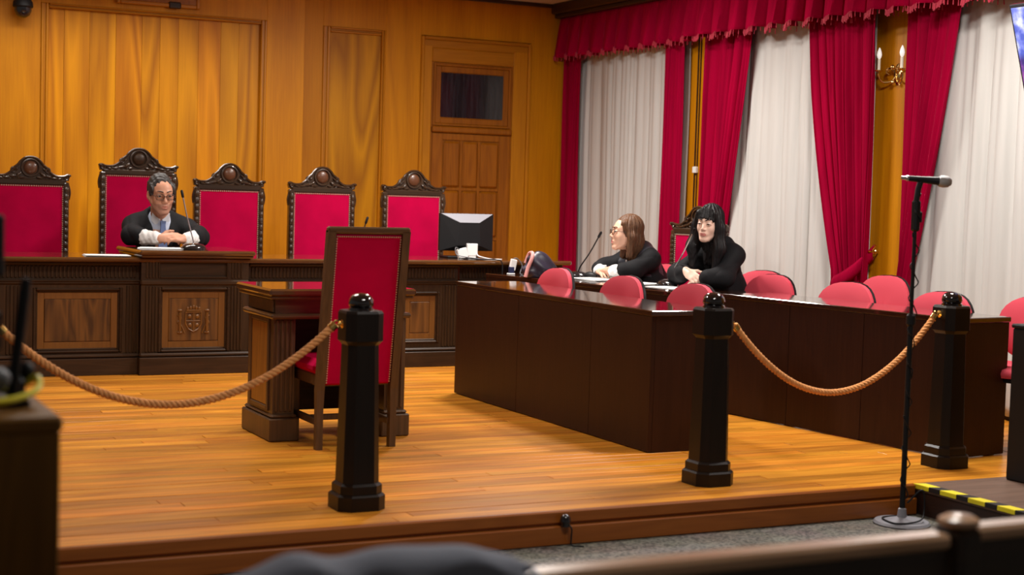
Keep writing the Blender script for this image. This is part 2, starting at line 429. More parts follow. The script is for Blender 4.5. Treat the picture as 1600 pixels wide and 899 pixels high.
# ------------------------------------------------------------------ implicit surfaces (bodies, hair, cloth)
class Sdf:
    def __init__(self, lo, hi, h):
        self.lo = np.array(lo, float); self.h = h
        self.n = np.ceil((np.array(hi)-self.lo)/h).astype(int)+1
        self.D = np.full(tuple(self.n), 1.0, np.float32)
    def sub(self, lo, hi):
        a = np.clip(np.floor((np.array(lo)-self.lo)/self.h).astype(int), 0, self.n-1)
        b = np.clip(np.ceil((np.array(hi)-self.lo)/self.h).astype(int)+1, 1, self.n)
        sl = tuple(slice(a[i], b[i]) for i in range(3))
        g = [self.lo[i]+self.h*np.arange(a[i], b[i]) for i in range(3)]
        return sl, np.meshgrid(*g, indexing='ij', sparse=True)
    def op(self, lo, hi, fn, k, mode='add'):
        m = 0.03 + k
        sl, (x, y, z) = self.sub(np.array(lo)-m, np.array(hi)+m)
        d = fn(x, y, z).astype(np.float32); D = self.D[sl]
        if mode == 'sub':
            d = -d
            h_ = np.clip(0.5-0.5*(D-d)/max(k, 1e-6), 0, 1)
            self.D[sl] = D*(1-h_)+d*h_ + k*h_*(1-h_)
        else:
            h_ = np.clip(0.5+0.5*(D-d)/max(k, 1e-6), 0, 1)
            self.D[sl] = D*(1-h_)+d*h_ - k*h_*(1-h_)
    def ell(self, c, r, k=0.02, R=None, mode='add'):
        c = np.array(c, float); r = np.array(r, float)*np.ones(3)
        Rm = np.array(R) if R is not None else np.eye(3); mr = r.max()
        def fn(x, y, z):
            dx, dy, dz = x-c[0], y-c[1], z-c[2]
            p = [Rm[0, i]*dx+Rm[1, i]*dy+Rm[2, i]*dz for i in range(3)]
            k0 = np.sqrt(sum((p[i]/r[i])**2 for i in range(3))); k1 = np.sqrt(sum((p[i]/r[i]**2)**2 for i in range(3)))
            return k0*(k0-1.0)/np.maximum(k1, 1e-6)
        ext = np.sqrt((Rm**2) @ (r**2)) if R is not None else r
        self.op(c-ext, c+ext, fn, k, mode)
    def cap(self, a, b, ra, rb=None, k=0.02, mode='add', disp=None):
        a = np.array(a, float); b = np.array(b, float); rb = ra if rb is None else rb
        ab = b-a; L2 = max(float(ab @ ab), 1e-9)
        def fn(x, y, z):
            t = np.clip(((x-a[0])*ab[0]+(y-a[1])*ab[1]+(z-a[2])*ab[2])/L2, 0, 1)
            d = np.sqrt((x-a[0]-t*ab[0])**2+(y-a[1]-t*ab[1])**2+(z-a[2]-t*ab[2])**2) - (ra+(rb-ra)*t)
            return d + (disp(x, y, z, t) if disp else 0)
        R_ = max(ra, rb)
        self.op(np.minimum(a, b)-R_, np.maximum(a, b)+R_, fn, k, mode)
    def warp(self, fn):
        g = [self.lo[i]+self.h*np.arange(self.n[i]) for i in range(3)]
        x, y, z = np.meshgrid(*g, indexing='ij', sparse=True)
        self.D = self.D + fn(x, y, z).astype(np.float32)
    def mesh(self):
        D = self.D; D[0] = D[-1] = 1; D[:, 0] = D[:, -1] = 1; D[:, :, 0] = D[:, :, -1] = 1
        s = D < 0
        c = np.zeros(tuple(self.n-1), np.int8)
        for i in (0, 1):
            for j in (0, 1):
                for k in (0, 1):
                    c += s[i:s.shape[0]-1+i, j:s.shape[1]-1+j, k:s.shape[2]-1+k]
        act = (c > 0) & (c < 8); I = np.argwhere(act)
        ids = np.full(act.shape, -1, np.int32); ids[act] = np.arange(len(I))
        pos = np.zeros((len(I), 3)); cnt = np.zeros(len(I))
        cor = [(i, j, k) for i in (0, 1) for j in (0, 1) for k in (0, 1)]
        val = {q: D[I[:, 0]+q[0], I[:, 1]+q[1], I[:, 2]+q[2]] for q in cor}
        for a in cor:
            for ax in range(3):
                if a[ax] == 0:
                    b = list(a); b[ax] = 1; b = tuple(b)
                    m = (val[a] < 0) != (val[b] < 0)
                    t = np.where(m, val[a]/np.where(m, val[a]-val[b], 1), 0)
                    p = np.tile(np.array(a, float), (len(I), 1)); p[:, ax] = t
                    pos += p*m[:, None]; cnt += m
        V = self.lo + self.h*(I+pos/np.maximum(cnt, 1)[:, None])
        F = []
        for ax in range(3):
            o1, o2 = (ax+1) % 3, (ax+2) % 3
            s0 = np.take(s, range(0, s.shape[ax]-1), ax); s1 = np.take(s, range(1, s.shape[ax]), ax)
            E = np.argwhere(s0 != s1)
            E = E[(E[:, o1] > 0) & (E[:, o2] > 0) & (E[:, o1] < s.shape[o1]-1) & (E[:, o2] < s.shape[o2]-1)]
            q = []
            for (u, v_) in ((-1, -1), (0, -1), (0, 0), (-1, 0)):
                e = E.copy(); e[:, o1] += u; e[:, o2] += v_; q.append(ids[e[:, 0], e[:, 1], e[:, 2]])
            q = np.stack(q, 1); fl = ~s[E[:, 0], E[:, 1], E[:, 2]]
            q[fl] = q[fl][:, ::-1]; F.append(q)
        return V, np.concatenate(F)
    def build(self, name, mats, parent=None, paint=None, smooth_iter=0):
        V, F = self.mesh()
        me = bpy.data.meshes.new(name)
        me.vertices.add(len(V)); me.vertices.foreach_set('co', V.astype(np.float32).ravel())
        me.loops.add(len(F)*4); me.loops.foreach_set('vertex_index', F.astype(np.int32).ravel())
        me.polygons.add(len(F)); me.polygons.foreach_set('loop_start', np.arange(0, len(F)*4, 4, dtype=np.int32))
        me.update(calc_edges=True)
        mats = mats if isinstance(mats, (list, tuple)) else [mats]
        for m in mats: me.materials.append(MT[m])
        if paint is not None:
            me.polygons.foreach_set('material_index', paint(V[F].mean(1)).astype(np.int32))
        me.polygons.foreach_set('use_smooth', np.ones(len(F), bool)); me.update()
        o = bpy.data.objects.new(name, me); COL.objects.link(o)
        if parent is not None: o.parent = parent
        return o

def rotm(yaw=0, pitch=0, roll=0):
    """head frame: yaw about z (left positive), pitch about x (up positive), roll about y"""
    return Matrix.Rotation(yaw, 3, 'Z') @ Matrix.Rotation(pitch, 3, 'X') @ Matrix.Rotation(roll, 3, 'Y')

# ================================================================== SETTING
XW, YB, YL, FL = 7.03, 12.75, 12.60, -0.14
o = MB().box(-3, -2.5, FL-0.1, 8, 5.6, FL).build('floor', 'floor', angle=0)
struct(o, 'grey speckled hall floor in front of the wooden platform')
o = MB().box(-3, -2.5, CEIL, XW+0.2, YB+0.2, CEIL+0.12).build('ceiling', 'ceiling', angle=0)
struct(o, 'pale ceiling')

# raised platform: base, planks, nosing
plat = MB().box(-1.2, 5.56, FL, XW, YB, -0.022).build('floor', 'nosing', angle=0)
struct(plat, 'raised wooden platform of polished orange brown planks')
PW = 0.078
y = 5.53; row = 0
while y < 10.46:
    x = (0.55 + (y-5.53)*0.12) - random.uniform(0.1, 1.2)
    y1 = min(y+PW, 10.5)
    while x < XW-0.02:
        ln = random.uniform(1.7, 2.9); x1 = min(x+ln, XW-0.005)
        if x1 > 0.6 and x1-x > 0.05:
            dz = random.uniform(-0.0008, 0.0008)
            mb = MB().box(x+0.0015, y+0.0012, -0.022, x1-0.0015, y1-0.0012, dz, 0.0008)
            p = mb.build('plank', 'plank', plat, angle=0)
        x = x1
    y += PW
MB().box(-1.2, 10.5, -0.022, XW, YB, -0.001).build('rear_boards', 'plank', plat, angle=0)
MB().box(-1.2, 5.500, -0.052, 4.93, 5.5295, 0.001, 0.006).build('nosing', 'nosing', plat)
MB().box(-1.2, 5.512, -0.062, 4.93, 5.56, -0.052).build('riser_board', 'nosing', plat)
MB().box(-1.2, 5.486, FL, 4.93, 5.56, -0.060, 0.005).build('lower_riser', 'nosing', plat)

# back wall
wb = MB().box(-1.5, YB+0.03, FL, XW+0.2, YB+0.2, CEIL).build('wall_back', 'wall', angle=0)
struct(wb, 'back wall clad in golden veneered panelling')
def board(x0, x1, z0, z1, yf, yb, name='wall_board', mat='wall', b=0.002):
    return MB().box(x0, yf, z0, x1, yb, z1, b).build(name, mat, wb, angle=0)
board(-1.5, 2.128, 0, CEIL, YL, YB+0.03)
board(3.976, 4.308, 0, CEIL, YL, YB+0.03)
board(2.128, 3.976, 2.705, CEIL, YL, YB+0.03)
edges = [2.188, 2.312, 2.512, 2.721, 2.932, 3.079, 3.232, 3.398, 3.587, 3.740, 3.925]
for a, b_ in zip(edges[:-1], edges[1:]):
    board(a+0.0008, b_-0.0008, 0.0, 2.668, YL+0.028+random.uniform(-0.0012, 0.0012), YB+0.03, 'veneer_leaf', 'leaf', 0.0008)
def moulding(x0, x1, z0, z1, yf, yb, vert):
    mb = MB()
    if vert:
        wd = (x1-x0)
        mb.box(x0, yf-0.012, z0, x0+wd*.36, yb, z1, 0.006); mb.box(x0+wd*.36, yf+0.006, z0, x0+wd*.62, yb, z1, 0.003); mb.box(x0+wd*.62, yf-0.004, z0, x1, yb, z1, 0.006)
    else:
        h = z1-z0
        mb.box(x0, yf-0.012, z1-h*.36, x1, yb, z1, 0.006); mb.box(x0, yf+0.006, z1-h*.62, x1, yb, z1-h*.36, 0.003); mb.box(x0, yf-0.004, z0, x1, yb, z1-h*.62, 0.006)
    return mb.build('panel_moulding', 'mould' if vert else 'mouldx', wb)
moulding(2.128, 2.188, 0, 2.705, YL, YB, True)
moulding(3.925, 3.976, 0, 2.705, YL, YB, True)
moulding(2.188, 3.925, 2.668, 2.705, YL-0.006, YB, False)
# right hand section with narrow panel and door
Y2 = YB
board(4.308, 4.528, 0, CEIL, Y2, Y2+0.03)
board(4.528, 5.113, 2.716, CEIL, Y2, Y2+0.03)
board(5.113, 5.452, 0, CEIL, Y2, Y2+0.03)
board(5.452, 6.562, 2.705, CEIL, Y2, Y2+0.03)
board(6.562, XW, 0, CEIL, Y2, Y2+0.03)
board(4.594, 5.073, 0, 2.668, Y2+0.018, Y2+0.03, 'narrow_panel', 'leaf')
moulding(4.528, 4.594, 0, 2.716, Y2, Y2+0.03, True)
moulding(5.073, 5.113, 0, 2.716, Y2, Y2+0.03, True)
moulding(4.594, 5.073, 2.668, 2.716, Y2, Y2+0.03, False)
MB().box(-1.5, YL-0.03, CEIL-0.035, 4.31, YL, CEIL, 0.008).box(4.31, Y2-0.03, CEIL-0.035, XW, Y2, CEIL, 0.008).build('cornice', 'cornice', wb)

# door with transom light
dr = MB().box(5.56, Y2+0.012, 0, 6.40, Y2+0.03, 2.49).build('door_1', 'door', angle=0)
struct(dr, 'panelled wooden door with a dark glazed transom in a broad golden casing')
mb = MB()
mb.box(5.452, Y2-0.022, 0, 5.482, Y2+0.03, 2.70, 0.008).box(5.482, Y2-0.006, 0, 5.565, Y2+0.03, 2.62, 0.006)
mb.box(6.53, Y2-0.022, 0, 6.562, Y2+0.03, 2.70, 0.008).box(6.385, Y2-0.006, 0, 6.53, Y2+0.03, 2.62, 0.006)
mb.build('door_casing', 'mould', dr)
mb = MB()
mb.box(5.482, Y2-0.022, 2.67, 6.53, Y2+0.03, 2.70, 0.008).box(5.482, Y2-0.004, 2.60, 6.53, Y2+0.03, 2.67, 0.004).box(5.565, Y2-0.006, 2.475, 6.385, Y2+0.03, 2.60, 0.006)
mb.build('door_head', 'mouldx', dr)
mb = MB(); rect_frame(mb, 5.585, 6.365, 1.905, 2.465, 0.022, Y2-0.004, Y2+0.03, 0.005)
rect_frame(mb, 5.607, 6.343, 1.925, 2.443, 0.055, Y2+0.004, Y2+0.03, 0.006)
mb.build('transom_frame', 'door', dr)
MB().box(5.659, Y2+0.006, 1.985, 6.285, Y2+0.011, 2.385).build('transom_pane', 'glassdark', dr, angle=0)
MB().box(5.575, Y2-0.03, 1.845, 6.375, Y2+0.03, 1.900, 0.010).build('transom_bar', 'door', dr)
MB().box(5.585, Y2+0.000, 0, 5.690, Y2+0.03, 1.84, 0.004).box(6.262, Y2+0.000, 0, 6.365, Y2+0.03, 1.84, 0.004).box(5.690, Y2+0.000, 1.778, 6.262, Y2+0.03, 1.84, 0.004).build('door_stile', 'door', dr)
cols = [(5.697, 5.863), (5.888, 6.043), (6.069, 6.252)]
rows = [(1.35, 1.77), (0.90, 1.322), (0.45, 0.872), (0.10, 0.422)]
mb = MB()
for (z0, z1) in rows[:]: mb.box(5.690, Y2+0.000, z0-0.028, 6.262, Y2+0.03, z0, 0.003)
for (xa, xb) in ((5.863, 5.888), (6.043, 6.069)): mb.box(xa, Y2-0.001, 0.07, xb, Y2+0.03, 1.778, 0.003)
mb.build('door_rail', 'door', dr)
for (xa, xb) in cols:
    for (za, zb) in rows:
        MB().box(xa+0.002, Y2-0.016, za+0.002, xb-0.002, Y2+0.025, zb-0.002, 0.034).build('door_panel', 'door', dr, angle=20)

# right wall
wr = MB().box(XW, 3.5, FL, XW+0.2, YB+0.2, CEIL).build('wall_right', 'wall', angle=0)
struct(wr, 'right hand wall of golden wood behind the curtains')
for (a, b_) in ((10.50, 10.90), (8.03, 8.47)):
    MB().box(XW-0.03, a, 0, XW, b_, CEIL-0.02, 0.004).build('pilaster', 'wall', wr, angle=0)
mb = MB().box(XW-0.024, 3.5, 0, XW, 8.03, 0.09, 0.004).box(XW-0.024, 8.47, 0, XW, 10.5, 0.09, 0.004).box(XW-0.024, 10.9, 0, XW, YB, 0.09, 0.004)
struct(mb.build('baseboard_right', 'riserdark', angle=0), 'dark skirting along the curtained wall')
mb = MB().box(6.74, 5.0, 2.985, XW, YB-0.03, CEIL, 0.012).box(6.78, 5.0, 2.95, XW, YB-0.03, 2.985, 0.006)
struct(mb.build('trim_1', 'cornice'), 'dark wooden cornice above the curtain pelmet')

# landing block at right with hazard tape
sb = thing('step_block', 'grey brown wooden landing with yellow and black striped edge beside the microphone stand', 'step', (5.9, 4.9, FL))
off = (5.9, 4.9, FL)
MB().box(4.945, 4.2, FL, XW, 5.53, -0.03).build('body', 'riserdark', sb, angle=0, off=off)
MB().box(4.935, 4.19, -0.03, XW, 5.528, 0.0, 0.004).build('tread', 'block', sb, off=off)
yy = 5.52; k = 0
while yy > 4.25:
    ln = 0.105 if k % 2 == 0 else 0.075
    MB().prism([(4.932, yy), (4.985, yy-0.02), (4.985, yy-0.02-ln), (4.932, yy-ln)], -0.001, 0.0025, 'xy').box(4.9295, yy-ln, -0.018, 4.9345, yy, 0.001).build('yellow_stripe' if k % 2 == 0 else 'black_stripe', 'tapey' if k % 2 == 0 else 'tapeb', sb, angle=0, off=off)
    yy -= ln; k += 1

# ================================================================== CURTAINS
def drape(name, label, y0, y1, ztop, tie_z, w_tie, side, folds, seed, amp=0.050, x=6.885, zb=0.03, cat='curtain', mat='curtain', group=None, flare=0.10):
    """hanging cloth; side +1 is gathered toward the larger y edge, -1 toward the smaller, 0 hangs straight"""
    rg = random.Random(seed)
    nv = 40; nu = int(folds*16)
    ph = [rg.uniform(0, 2*PI) for _ in range(6)]; am = [rg.uniform(0.5, 1) for _ in range(6)]
    P = []
    for i in range(nu+1):
        u = i/nu; rowp = []
        for j in range(nv+1):
            z = ztop + (zb-ztop)*j/nv
            full = y1-y0
            if side and tie_z:
                if z > tie_z:
                    t = (ztop-z)/(ztop-tie_z); s = t**1.35
                    wd = full+(w_tie-full)*s
                else:
                    t = min(1, (tie_z-z)/(tie_z-zb)); wd = w_tie+flare*t**0.7
            else: wd = full
            yv = (y1-wd*(1-u)) if side > 0 else ((y0+wd*u) if side < 0 else y0+full*u)
            q = wd/full
            uu = u + 0.020*am[4]*math.sin(2*PI*2.3*u+ph[1]) + 0.010*math.sin(2*PI*5.1*u+ph[2]) + 0.004*math.sin(z*1.4+ph[3])*(1-abs(2*u-1))
            c1 = abs(math.sin(PI*folds*uu+ph[0]))**0.55
            c2 = abs(math.sin(PI*folds*1.87*uu+ph[3]+0.25*math.sin(z*0.9)))**0.7
            f = 0.5-(0.72*c1+0.28*c2)*(0.8+0.2*math.sin(2*PI*1.7*u+ph[5]))
            a = amp*(0.45+0.55*min(1, (ztop-z)/0.6))
            rowp.append((x + 0.01 + a*f*1.7 + 0.006*math.sin(z*2.1+ph[4]+u*5), yv + 0.010*math.sin(z*1.7+ph[5]+u*9)*(1 if 0 < i < nu else 0.4), z))
        P.append(rowp)
    mb = MB().grid(P)
    o = mb.build(name, mat, angle=60, fixn=False)
    sm = o.modifiers.new('thickness', 'SOLIDIFY'); sm.thickness = 0.004
    tag(o, label, cat, group)
    return o
drape('sheer_curtain', 'off-white pleated curtain nearest the back wall, behind the seated woman with glasses', 10.70, 12.66, 2.74, 0, 0, 0, 12, 1, 0.036, 6.955, mat='sheer')
drape('sheer_curtain', 'off-white pleated curtain behind the dark-haired woman, between two gathered red curtains', 8.37, 10.14, 2.74, 0, 0, 0, 8.5, 2, 0.040, 6.955, mat='sheer')
drape('sheer_curtain', 'off-white pleated curtain at the right, beside the television and behind the microphone', 5.9, 7.98, 2.74, 0, 0, 0, 8.5, 3, 0.042, 6.955, mat='sheer')
drape('red_curtain', 'dark crimson curtain in the corner beside the back wall and door', 12.37, 12.70, 2.74, 0, 0, 0, 4, 4, 0.030)
drape('red_curtain', 'narrow straight crimson curtain between the first off-white curtain and the wood pilaster', 10.66, 10.955, 2.74, 0, 0, 0, 3.5, 5, 0.034)
drape('red_curtain', 'crimson curtain gathered left behind the dark-haired woman', 9.70, 10.34, 2.74, 0.80, 0.30, 1, 6, 6)
c4 = drape('red_curtain', 'crimson curtain tied back with a band beside the brass wall light', 8.29, 9.03, 2.74, 0.80, 0.33, -1, 7, 7)
drape('red_curtain', 'crimson curtain directly behind the standing microphone', 7.44, 7.98, 2.74, 0.72, 0.11, 1, 5.5, 8, flare=0.10)
# tieback band and hook of the fourth curtain
pts = cat_rom([(6.93, 8.62, 0.72), (6.83, 8.56, 0.745), (6.815, 8.44, 0.79), (6.85, 8.33, 0.87), (6.955, 8.285, 0.985)], 6)
P = []
for p in pts:
    P.append([(p.x, p.y, p.z-0.055), (p.x-0.014, p.y-0.004, p.z-0.03), (p.x-0.016, p.y-0.004, p.z+0.02), (p.x, p.y, p.z+0.05)])
tb = MB().grid(P).build('tieback', 'curtain', c4, angle=60)
tb.modifiers.new('thickness', 'SOLIDIFY').thickness = 0.006
hk = MB()
hk.lathe([(0.0, -0.05), (0.006, -0.05), (0.006, -0.008), (0.018, -0.006), (0.022, 0.0), (0.016, 0.008), (0, 0.012)], (6.955, 8.285, 0.985), 12, 'x')
hk.tube([(6.99, 8.285, 0.985), (6.95, 8.285, 0.97), (6.93, 8.27, 1.0), (6.945, 8.255, 1.03)], 0.006, 6)
tag(hk.build('curtain_hook', 'brass'), 'small brass curtain hook on the wood pilaster above a pink chair', 'hook')

def pelmet(label, y0, y1, x, zt, zb, n, seed):
    rg = random.Random(seed); t = thing('pelmet', label, 'pelmet', (x, (y0+y1)/2, zt), 0, 'pleated pelmets over the windows')
    off = (x, (y0+y1)/2, zt)
    cent = [y0+(y1-y0)*(i+0.5+rg.uniform(-.12, .12))/n for i in range(n)]
    nu = n*18; nv = 10; P = []
    def prof(yv, t_):
        # each tongue swells toward the room, then drops back into a dark gap
        k = max([c for c in cent if c <= yv], default=cent[0]-(y1-y0)/n); nx = min([c for c in cent if c > yv], default=cent[-1]+(y1-y0)/n)
        s = 1-(yv-k)/(nx-k); gap = max(0.0, 1-min(s/0.16, (1-s)/0.20))
        return t_*(-0.075*s + 0.135*gap - 0.022*math.sin(PI*s)) + 0.006*math.sin(yv*140)*(1-t_)
    for i in range(nu+1):
        yv = y0+(y1-y0)*i/nu; rowp = []
        for j in range(nv+1):
            t_ = j/nv
            rowp.append((x + prof(yv, t_**0.8)-0.01*t_, yv, zt+(zb-zt)*t_ - (0.012*math.sin(yv*2*PI*n/(y1-y0)+1) if j == nv else 0)))
        P.append(rowp)
    o = MB().grid(P).build('pleated_cloth', 'curtain', t, angle=60, off=off)
    o.modifiers.new('thickness', 'SOLIDIFY').thickness = 0.004
    mb = MB(); ns = int((y1-y0)/0.011)
    for i in range(ns):
        yv = y0+(y1-y0)*(i+0.5)/ns; u = (yv-y0)/(y1-y0)*nu; a = P[min(nu, int(u))][nv]
        ln = rg.uniform(0.026, 0.042); dx = rg.uniform(-.004, .004); dy = rg.uniform(-.004, .004)
        mb.tube([(a[0]-0.003, yv, a[2]+0.006), (a[0]-0.004+dx, yv+dy, a[2]-ln)], [0.0022, 0.004], 4)
    f = mb.build('fringe', 'fringe', t, angle=0, off=off, fixn=False); f['kind'] = 'stuff'
    MB().box(x+0.012, y0, zt-0.03, XW-0.004, y1, zt, 0).build('pelmet_board', 'cornice', t, angle=0, off=off)
    return t
pelmet('pleated crimson pelmet over the first window, next to the back wall', 10.49, 12.70, 6.84, 2.965, 2.592, 10, 3)
pelmet('long pleated crimson pelmet with fringe over the middle and right windows', 6.1, 10.40, 6.76, 2.965, 2.585, 19, 4)

# wall light, thermostat and conduits on the pilasters
sc = thing('wall_light', 'brass two-candle wall light on the wood pilaster between red curtains', 'wall lamp', (XW-0.03, 8.168, 2.19))
MB().lathe([(0, 0.02), (0.02, 0.02), (0.045, 0.004), (0.05, 0.0)], (0, 0, 0), 16, 'x', T=Matrix.Diagonal((-1, 1, 1.5, 1))).build('back_plate', 'gold', sc)
for s in (-1, 1):
    dy = s*0.115
    a = MB().tube(cat_rom([(-0.01, 0, 0), (-0.03, dy*.25, -0.045), (-0.06, dy*.75, -0.05), (-0.075, dy, -0.005), (-0.075, dy, 0.018)], 6), 0.007, 8)
    a.tube(cat_rom([(-0.02, 0, 0.01), (-0.05, dy*.3, 0.04), (-0.055, dy*.5, 0.015), (-0.045, dy*.35, 0.0)], 5), 0.006, 6)
    a.ball((-0.05, dy*.45, 0.03), 0.014, 8, 6).ball((-0.03, dy*.2, 0.035), 0.012, 8, 6)
    arm = a.build('arm', 'gold', sc)
    MB().lathe([(0.006, 0.0), (0.024, 0.012), (0.026, 0.018), (0.012, 0.022)], (-0.075, dy, 0.012), 14).build('drip_pan', 'gold', arm)
    MB().lathe([(0.0105, 0.0), (0.0105, 0.075), (0.006, 0.078)], (-0.075, dy, 0.03), 12).build('candle_sleeve', 'candle', arm)
    MB().lathe([(0.006, 0), (0.014, 0.012), (0.0175, 0.03), (0.014, 0.05), (0.006, 0.072), (0, 0.08)], (-0.075, dy, 0.105), 14).build('bulb', 'bulb', arm)
MB().ball((-0.045, 0, -0.055), (0.012, 0.012, 0.016), 10, 8).build('finial', 'gold', sc)
MB().ball((-0.05, 0, 0.045), 0.018, 10, 8).build('rosette', 'gold', sc)
th = MB().box(6.972, 10.555, 1.522, 7.0, 10.605, 1.575, 0.004)
tag(th.build('thermostat', 'whiteplastic'), 'small white box on the wood pilaster above the dark-haired woman', 'thermostat')
cd = MB().tube([(6.992, 10.60, 0.0), (6.992, 10.60, 2.94)], 0.006, 6).tube([(6.992, 10.565, 0.0), (6.992, 10.565, 2.94)], 0.005, 6)
tag(cd.build('conduit', 'riserdark'), 'pair of thin dark conduits running down the wood pilaster', 'conduit')

# security camera and plaque at the top of the left wall
sc = thing('security_camera', 'black dome security camera on the golden wall, top left', 'camera', (1.97, YL, 2.66))
MB().box(-0.045, -0.04, 0.0, 0.045, 0, 0.11, 0.008).build('bracket', 'black', sc)
MB().lathe([(0.055, 0.06), (0.075, 0.03), (0.078, 0.0), (0.07, -0.012)], (0, -0.12, -0.01), 20).box(-0.025, -0.13, 0.03, 0.025, -0.02, 0.065, 0.006).build('housing', 'black', sc)
MB().lathe([(0.066, -0.012), (0.064, -0.04), (0.05, -0.07), (0.025, -0.088), (0, -0.092)], (0, -0.12, -0.01), 20).build('dome', 'blackgloss', sc)
pq = thing('wall_plaque', 'brown wooden plaque at the top of the large wall panel', 'plaque', (3.05, YL, 2.92))
MB().box(-0.33, -0.03, -0.165, 0.33, 0, 0.15, 0.006).build('board', 'door', pq)
mb = MB(); rect_frame(mb, -0.34, 0.34, -0.175, 0.16, 0.03, -0.042, -0.005, 0.006); mb.build('frame', 'mouldx', pq)
MB().box(0.08, -0.05, -0.185, 0.18, -0.03, -0.13, 0.008).build('lower_boss', 'dark', pq)

# ================================================================== JUDGES' BENCH
BL = (3.0, 10.75, 0)
bench = thing('judges_bench', 'long dark carved wooden bench with raised centre desk across the back of the platform', 'bench', BL)
def bb(mb, name, mat, parent=None, **k): return mb.build(name, mat, parent or bench, off=BL, **k)
def reeds(mb, x0, x1, z0, z1, yf, pitch=0.026):
    n = max(2, int(round((x1-x0)/pitch))); p = (x1-x0)/n
    for i in range(n): mb.box(x0+p*i+p*.18, yf-0.008, z0, x0+p*(i+1)-p*.18, yf+0.004, z1, 0.004)
def bench_run(x0, x1, panels, pilasters, yf):
    panels = sorted(panels)
    bb(MB().box(x0, yf+0.03, 0, x1, yf+0.09, 0.75), 'carcass', 'dark', angle=0)
    bb(MB().box(x0, yf-0.045, 0, x1, yf+0.03, 0.115, 0.004).box(x0, yf-0.03, 0.115, x1, yf+0.03, 0.142, 0.010), 'plinth', 'dark')
    bb(MB().box(x0, yf-0.012, 0.612, x1, yf+0.03, 0.640, 0.009).box(x0, yf-0.02, 0.632, x1, yf+0.03, 0.645, 0.005), 'moulding', 'dark')
    bb(MB().box(x0, yf+0.008, 0.645, x1, yf+0.04, 0.745), 'frieze', 'dark', angle=0)
    bb(MB().box(x0, yf-0.03, 0.745, x1, yf+0.03, 0.768, 0.008), 'bed_moulding', 'dark')
    mb = MB(); reeds(mb, x0+0.02, x1-0.02, 0.658, 0.738, yf+0.008)
    for (a, b_) in pilasters: reeds(mb, a, b_, 0.148, 0.606, yf, 0.022)
    f = bb(mb, 'fluting', 'darkz', angle=0); f['kind'] = 'stuff'
    xs = [x0]+[v for p in panels for v in (p[0], p[1])]+[x1]
    mb = MB()
    for a, b_ in zip(xs[0::2], xs[1::2]): mb.box(a, yf, 0.142, b_, yf+0.04, 0.612)
    for p in panels: mb.box(p[0], yf, 0.142, p[1], yf+0.04, p[2]).box(p[0], yf, p[3], p[1], yf+0.04, 0.612)
    bb(mb, 'stiles', 'darkz', angle=0)
    for p in panels: panel(*p, yf)
def panel(x0, x1, z0, z1, yf, carve=False):
    mb = MB(); rect_frame(mb, x0, x1, z0, z1, 0.020, yf-0.010, yf+0.035, 0.007); rect_frame(mb, x0+0.018, x1-0.018, z0+0.018, z1-0.018, 0.014, yf+0.004, yf+0.035, 0.005)
    fr = bb(mb, 'panel_frame', 'dark')
    a = 0.030
    mb = MB(); rect_frame(mb, x0+a, x1-a, z0+a, z1-a, 0.045, yf+0.012, yf+0.035, 0.002)
    bb(mb, 'panel_rim', 'inlayrim', fr, angle=0)
    bb(MB().box(x0+a+0.045, yf+0.010, z0+a+0.045, x1-a-0.045, yf+0.035, z1-a-0.045, 0.006), 'panel_field', 'inlay', fr, angle=0)
    return fr
YF = 10.47
bench_run(0.6, 2.44, [(1.735, 2.325, 0.150, 0.590), (0.95, 1.5, 0.150, 0.590)], [(2.345, 2.43), (1.56, 1.68)], YF)
bench_run(3.20, 4.83, [(4.37, 4.682, 0.175, 0.560), (3.36, 4.22, 0.175, 0.560)], [(4.700, 4.820), (4.24, 4.34), (3.22, 3.33)], YF)
bench_run(4.87, 5.74, [], [(4.9, 5.0), (5.3, 5.42)], YF+0.06)
bb(MB().box(0.6, 10.39, 0.768, 5.76, 11.08, 0.800, 0.010), 'worktop', 'desktop')
# centre desk
yc = 10.405
bb(MB().box(2.435, yc+0.03, 0, 3.185, 11.05, 0.80), 'centre_carcass', 'dark', angle=0)
bb(MB().box(2.42, yc-0.045, 0, 3.20, yc+0.03, 0.120, 0.004).box(2.425, yc-0.03, 0.120, 3.195, yc+0.03, 0.148, 0.010), 'centre_plinth', 'dark')
bb(MB().box(2.43, yc-0.012, 0.612, 3.19, yc+0.03, 0.648, 0.009), 'centre_moulding', 'dark')
mb = MB().box(2.435, yc, 0.648, 2.55, yc+0.04, 0.80).box(3.04, yc, 0.648, 3.185, yc+0.04, 0.80).box(2.55, yc, 0.648, 3.04, yc+0.04, 0.662).box(2.55, yc, 0.776, 3.04, yc+0.04, 0.80)
mb.box(2.55, yc+0.014, 0.662, 3.04, yc+0.04, 0.776); rect_frame(mb, 2.55, 3.04, 0.660, 0.778, 0.012, yc-0.008, yc+0.02, 0.004)
bb(mb, 'centre_frieze', 'dark')
mb = MB().box(2.435, yc, 0.148, 2.552, yc+0.04, 0.612).box(3.052, yc, 0.148, 3.185, yc+0.04, 0.612).box(2.552, yc, 0.597, 3.052, yc+0.04, 0.612)
bb(mb, 'centre_stiles', 'darkz', angle=0)
mb = MB()
for (a, b_) in ((2.462, 2.548), (3.056, 3.146)):
    reeds(mb, a, b_, 0.155, 0.606, yc, 0.021); reeds(mb, a, b_, 0.66, 0.775, yc, 0.021)
f = bb(mb, 'fluting', 'darkz', angle=0); f['kind'] = 'stuff'
cp = panel(2.552, 3.052, 0.150, 0.597, yc)
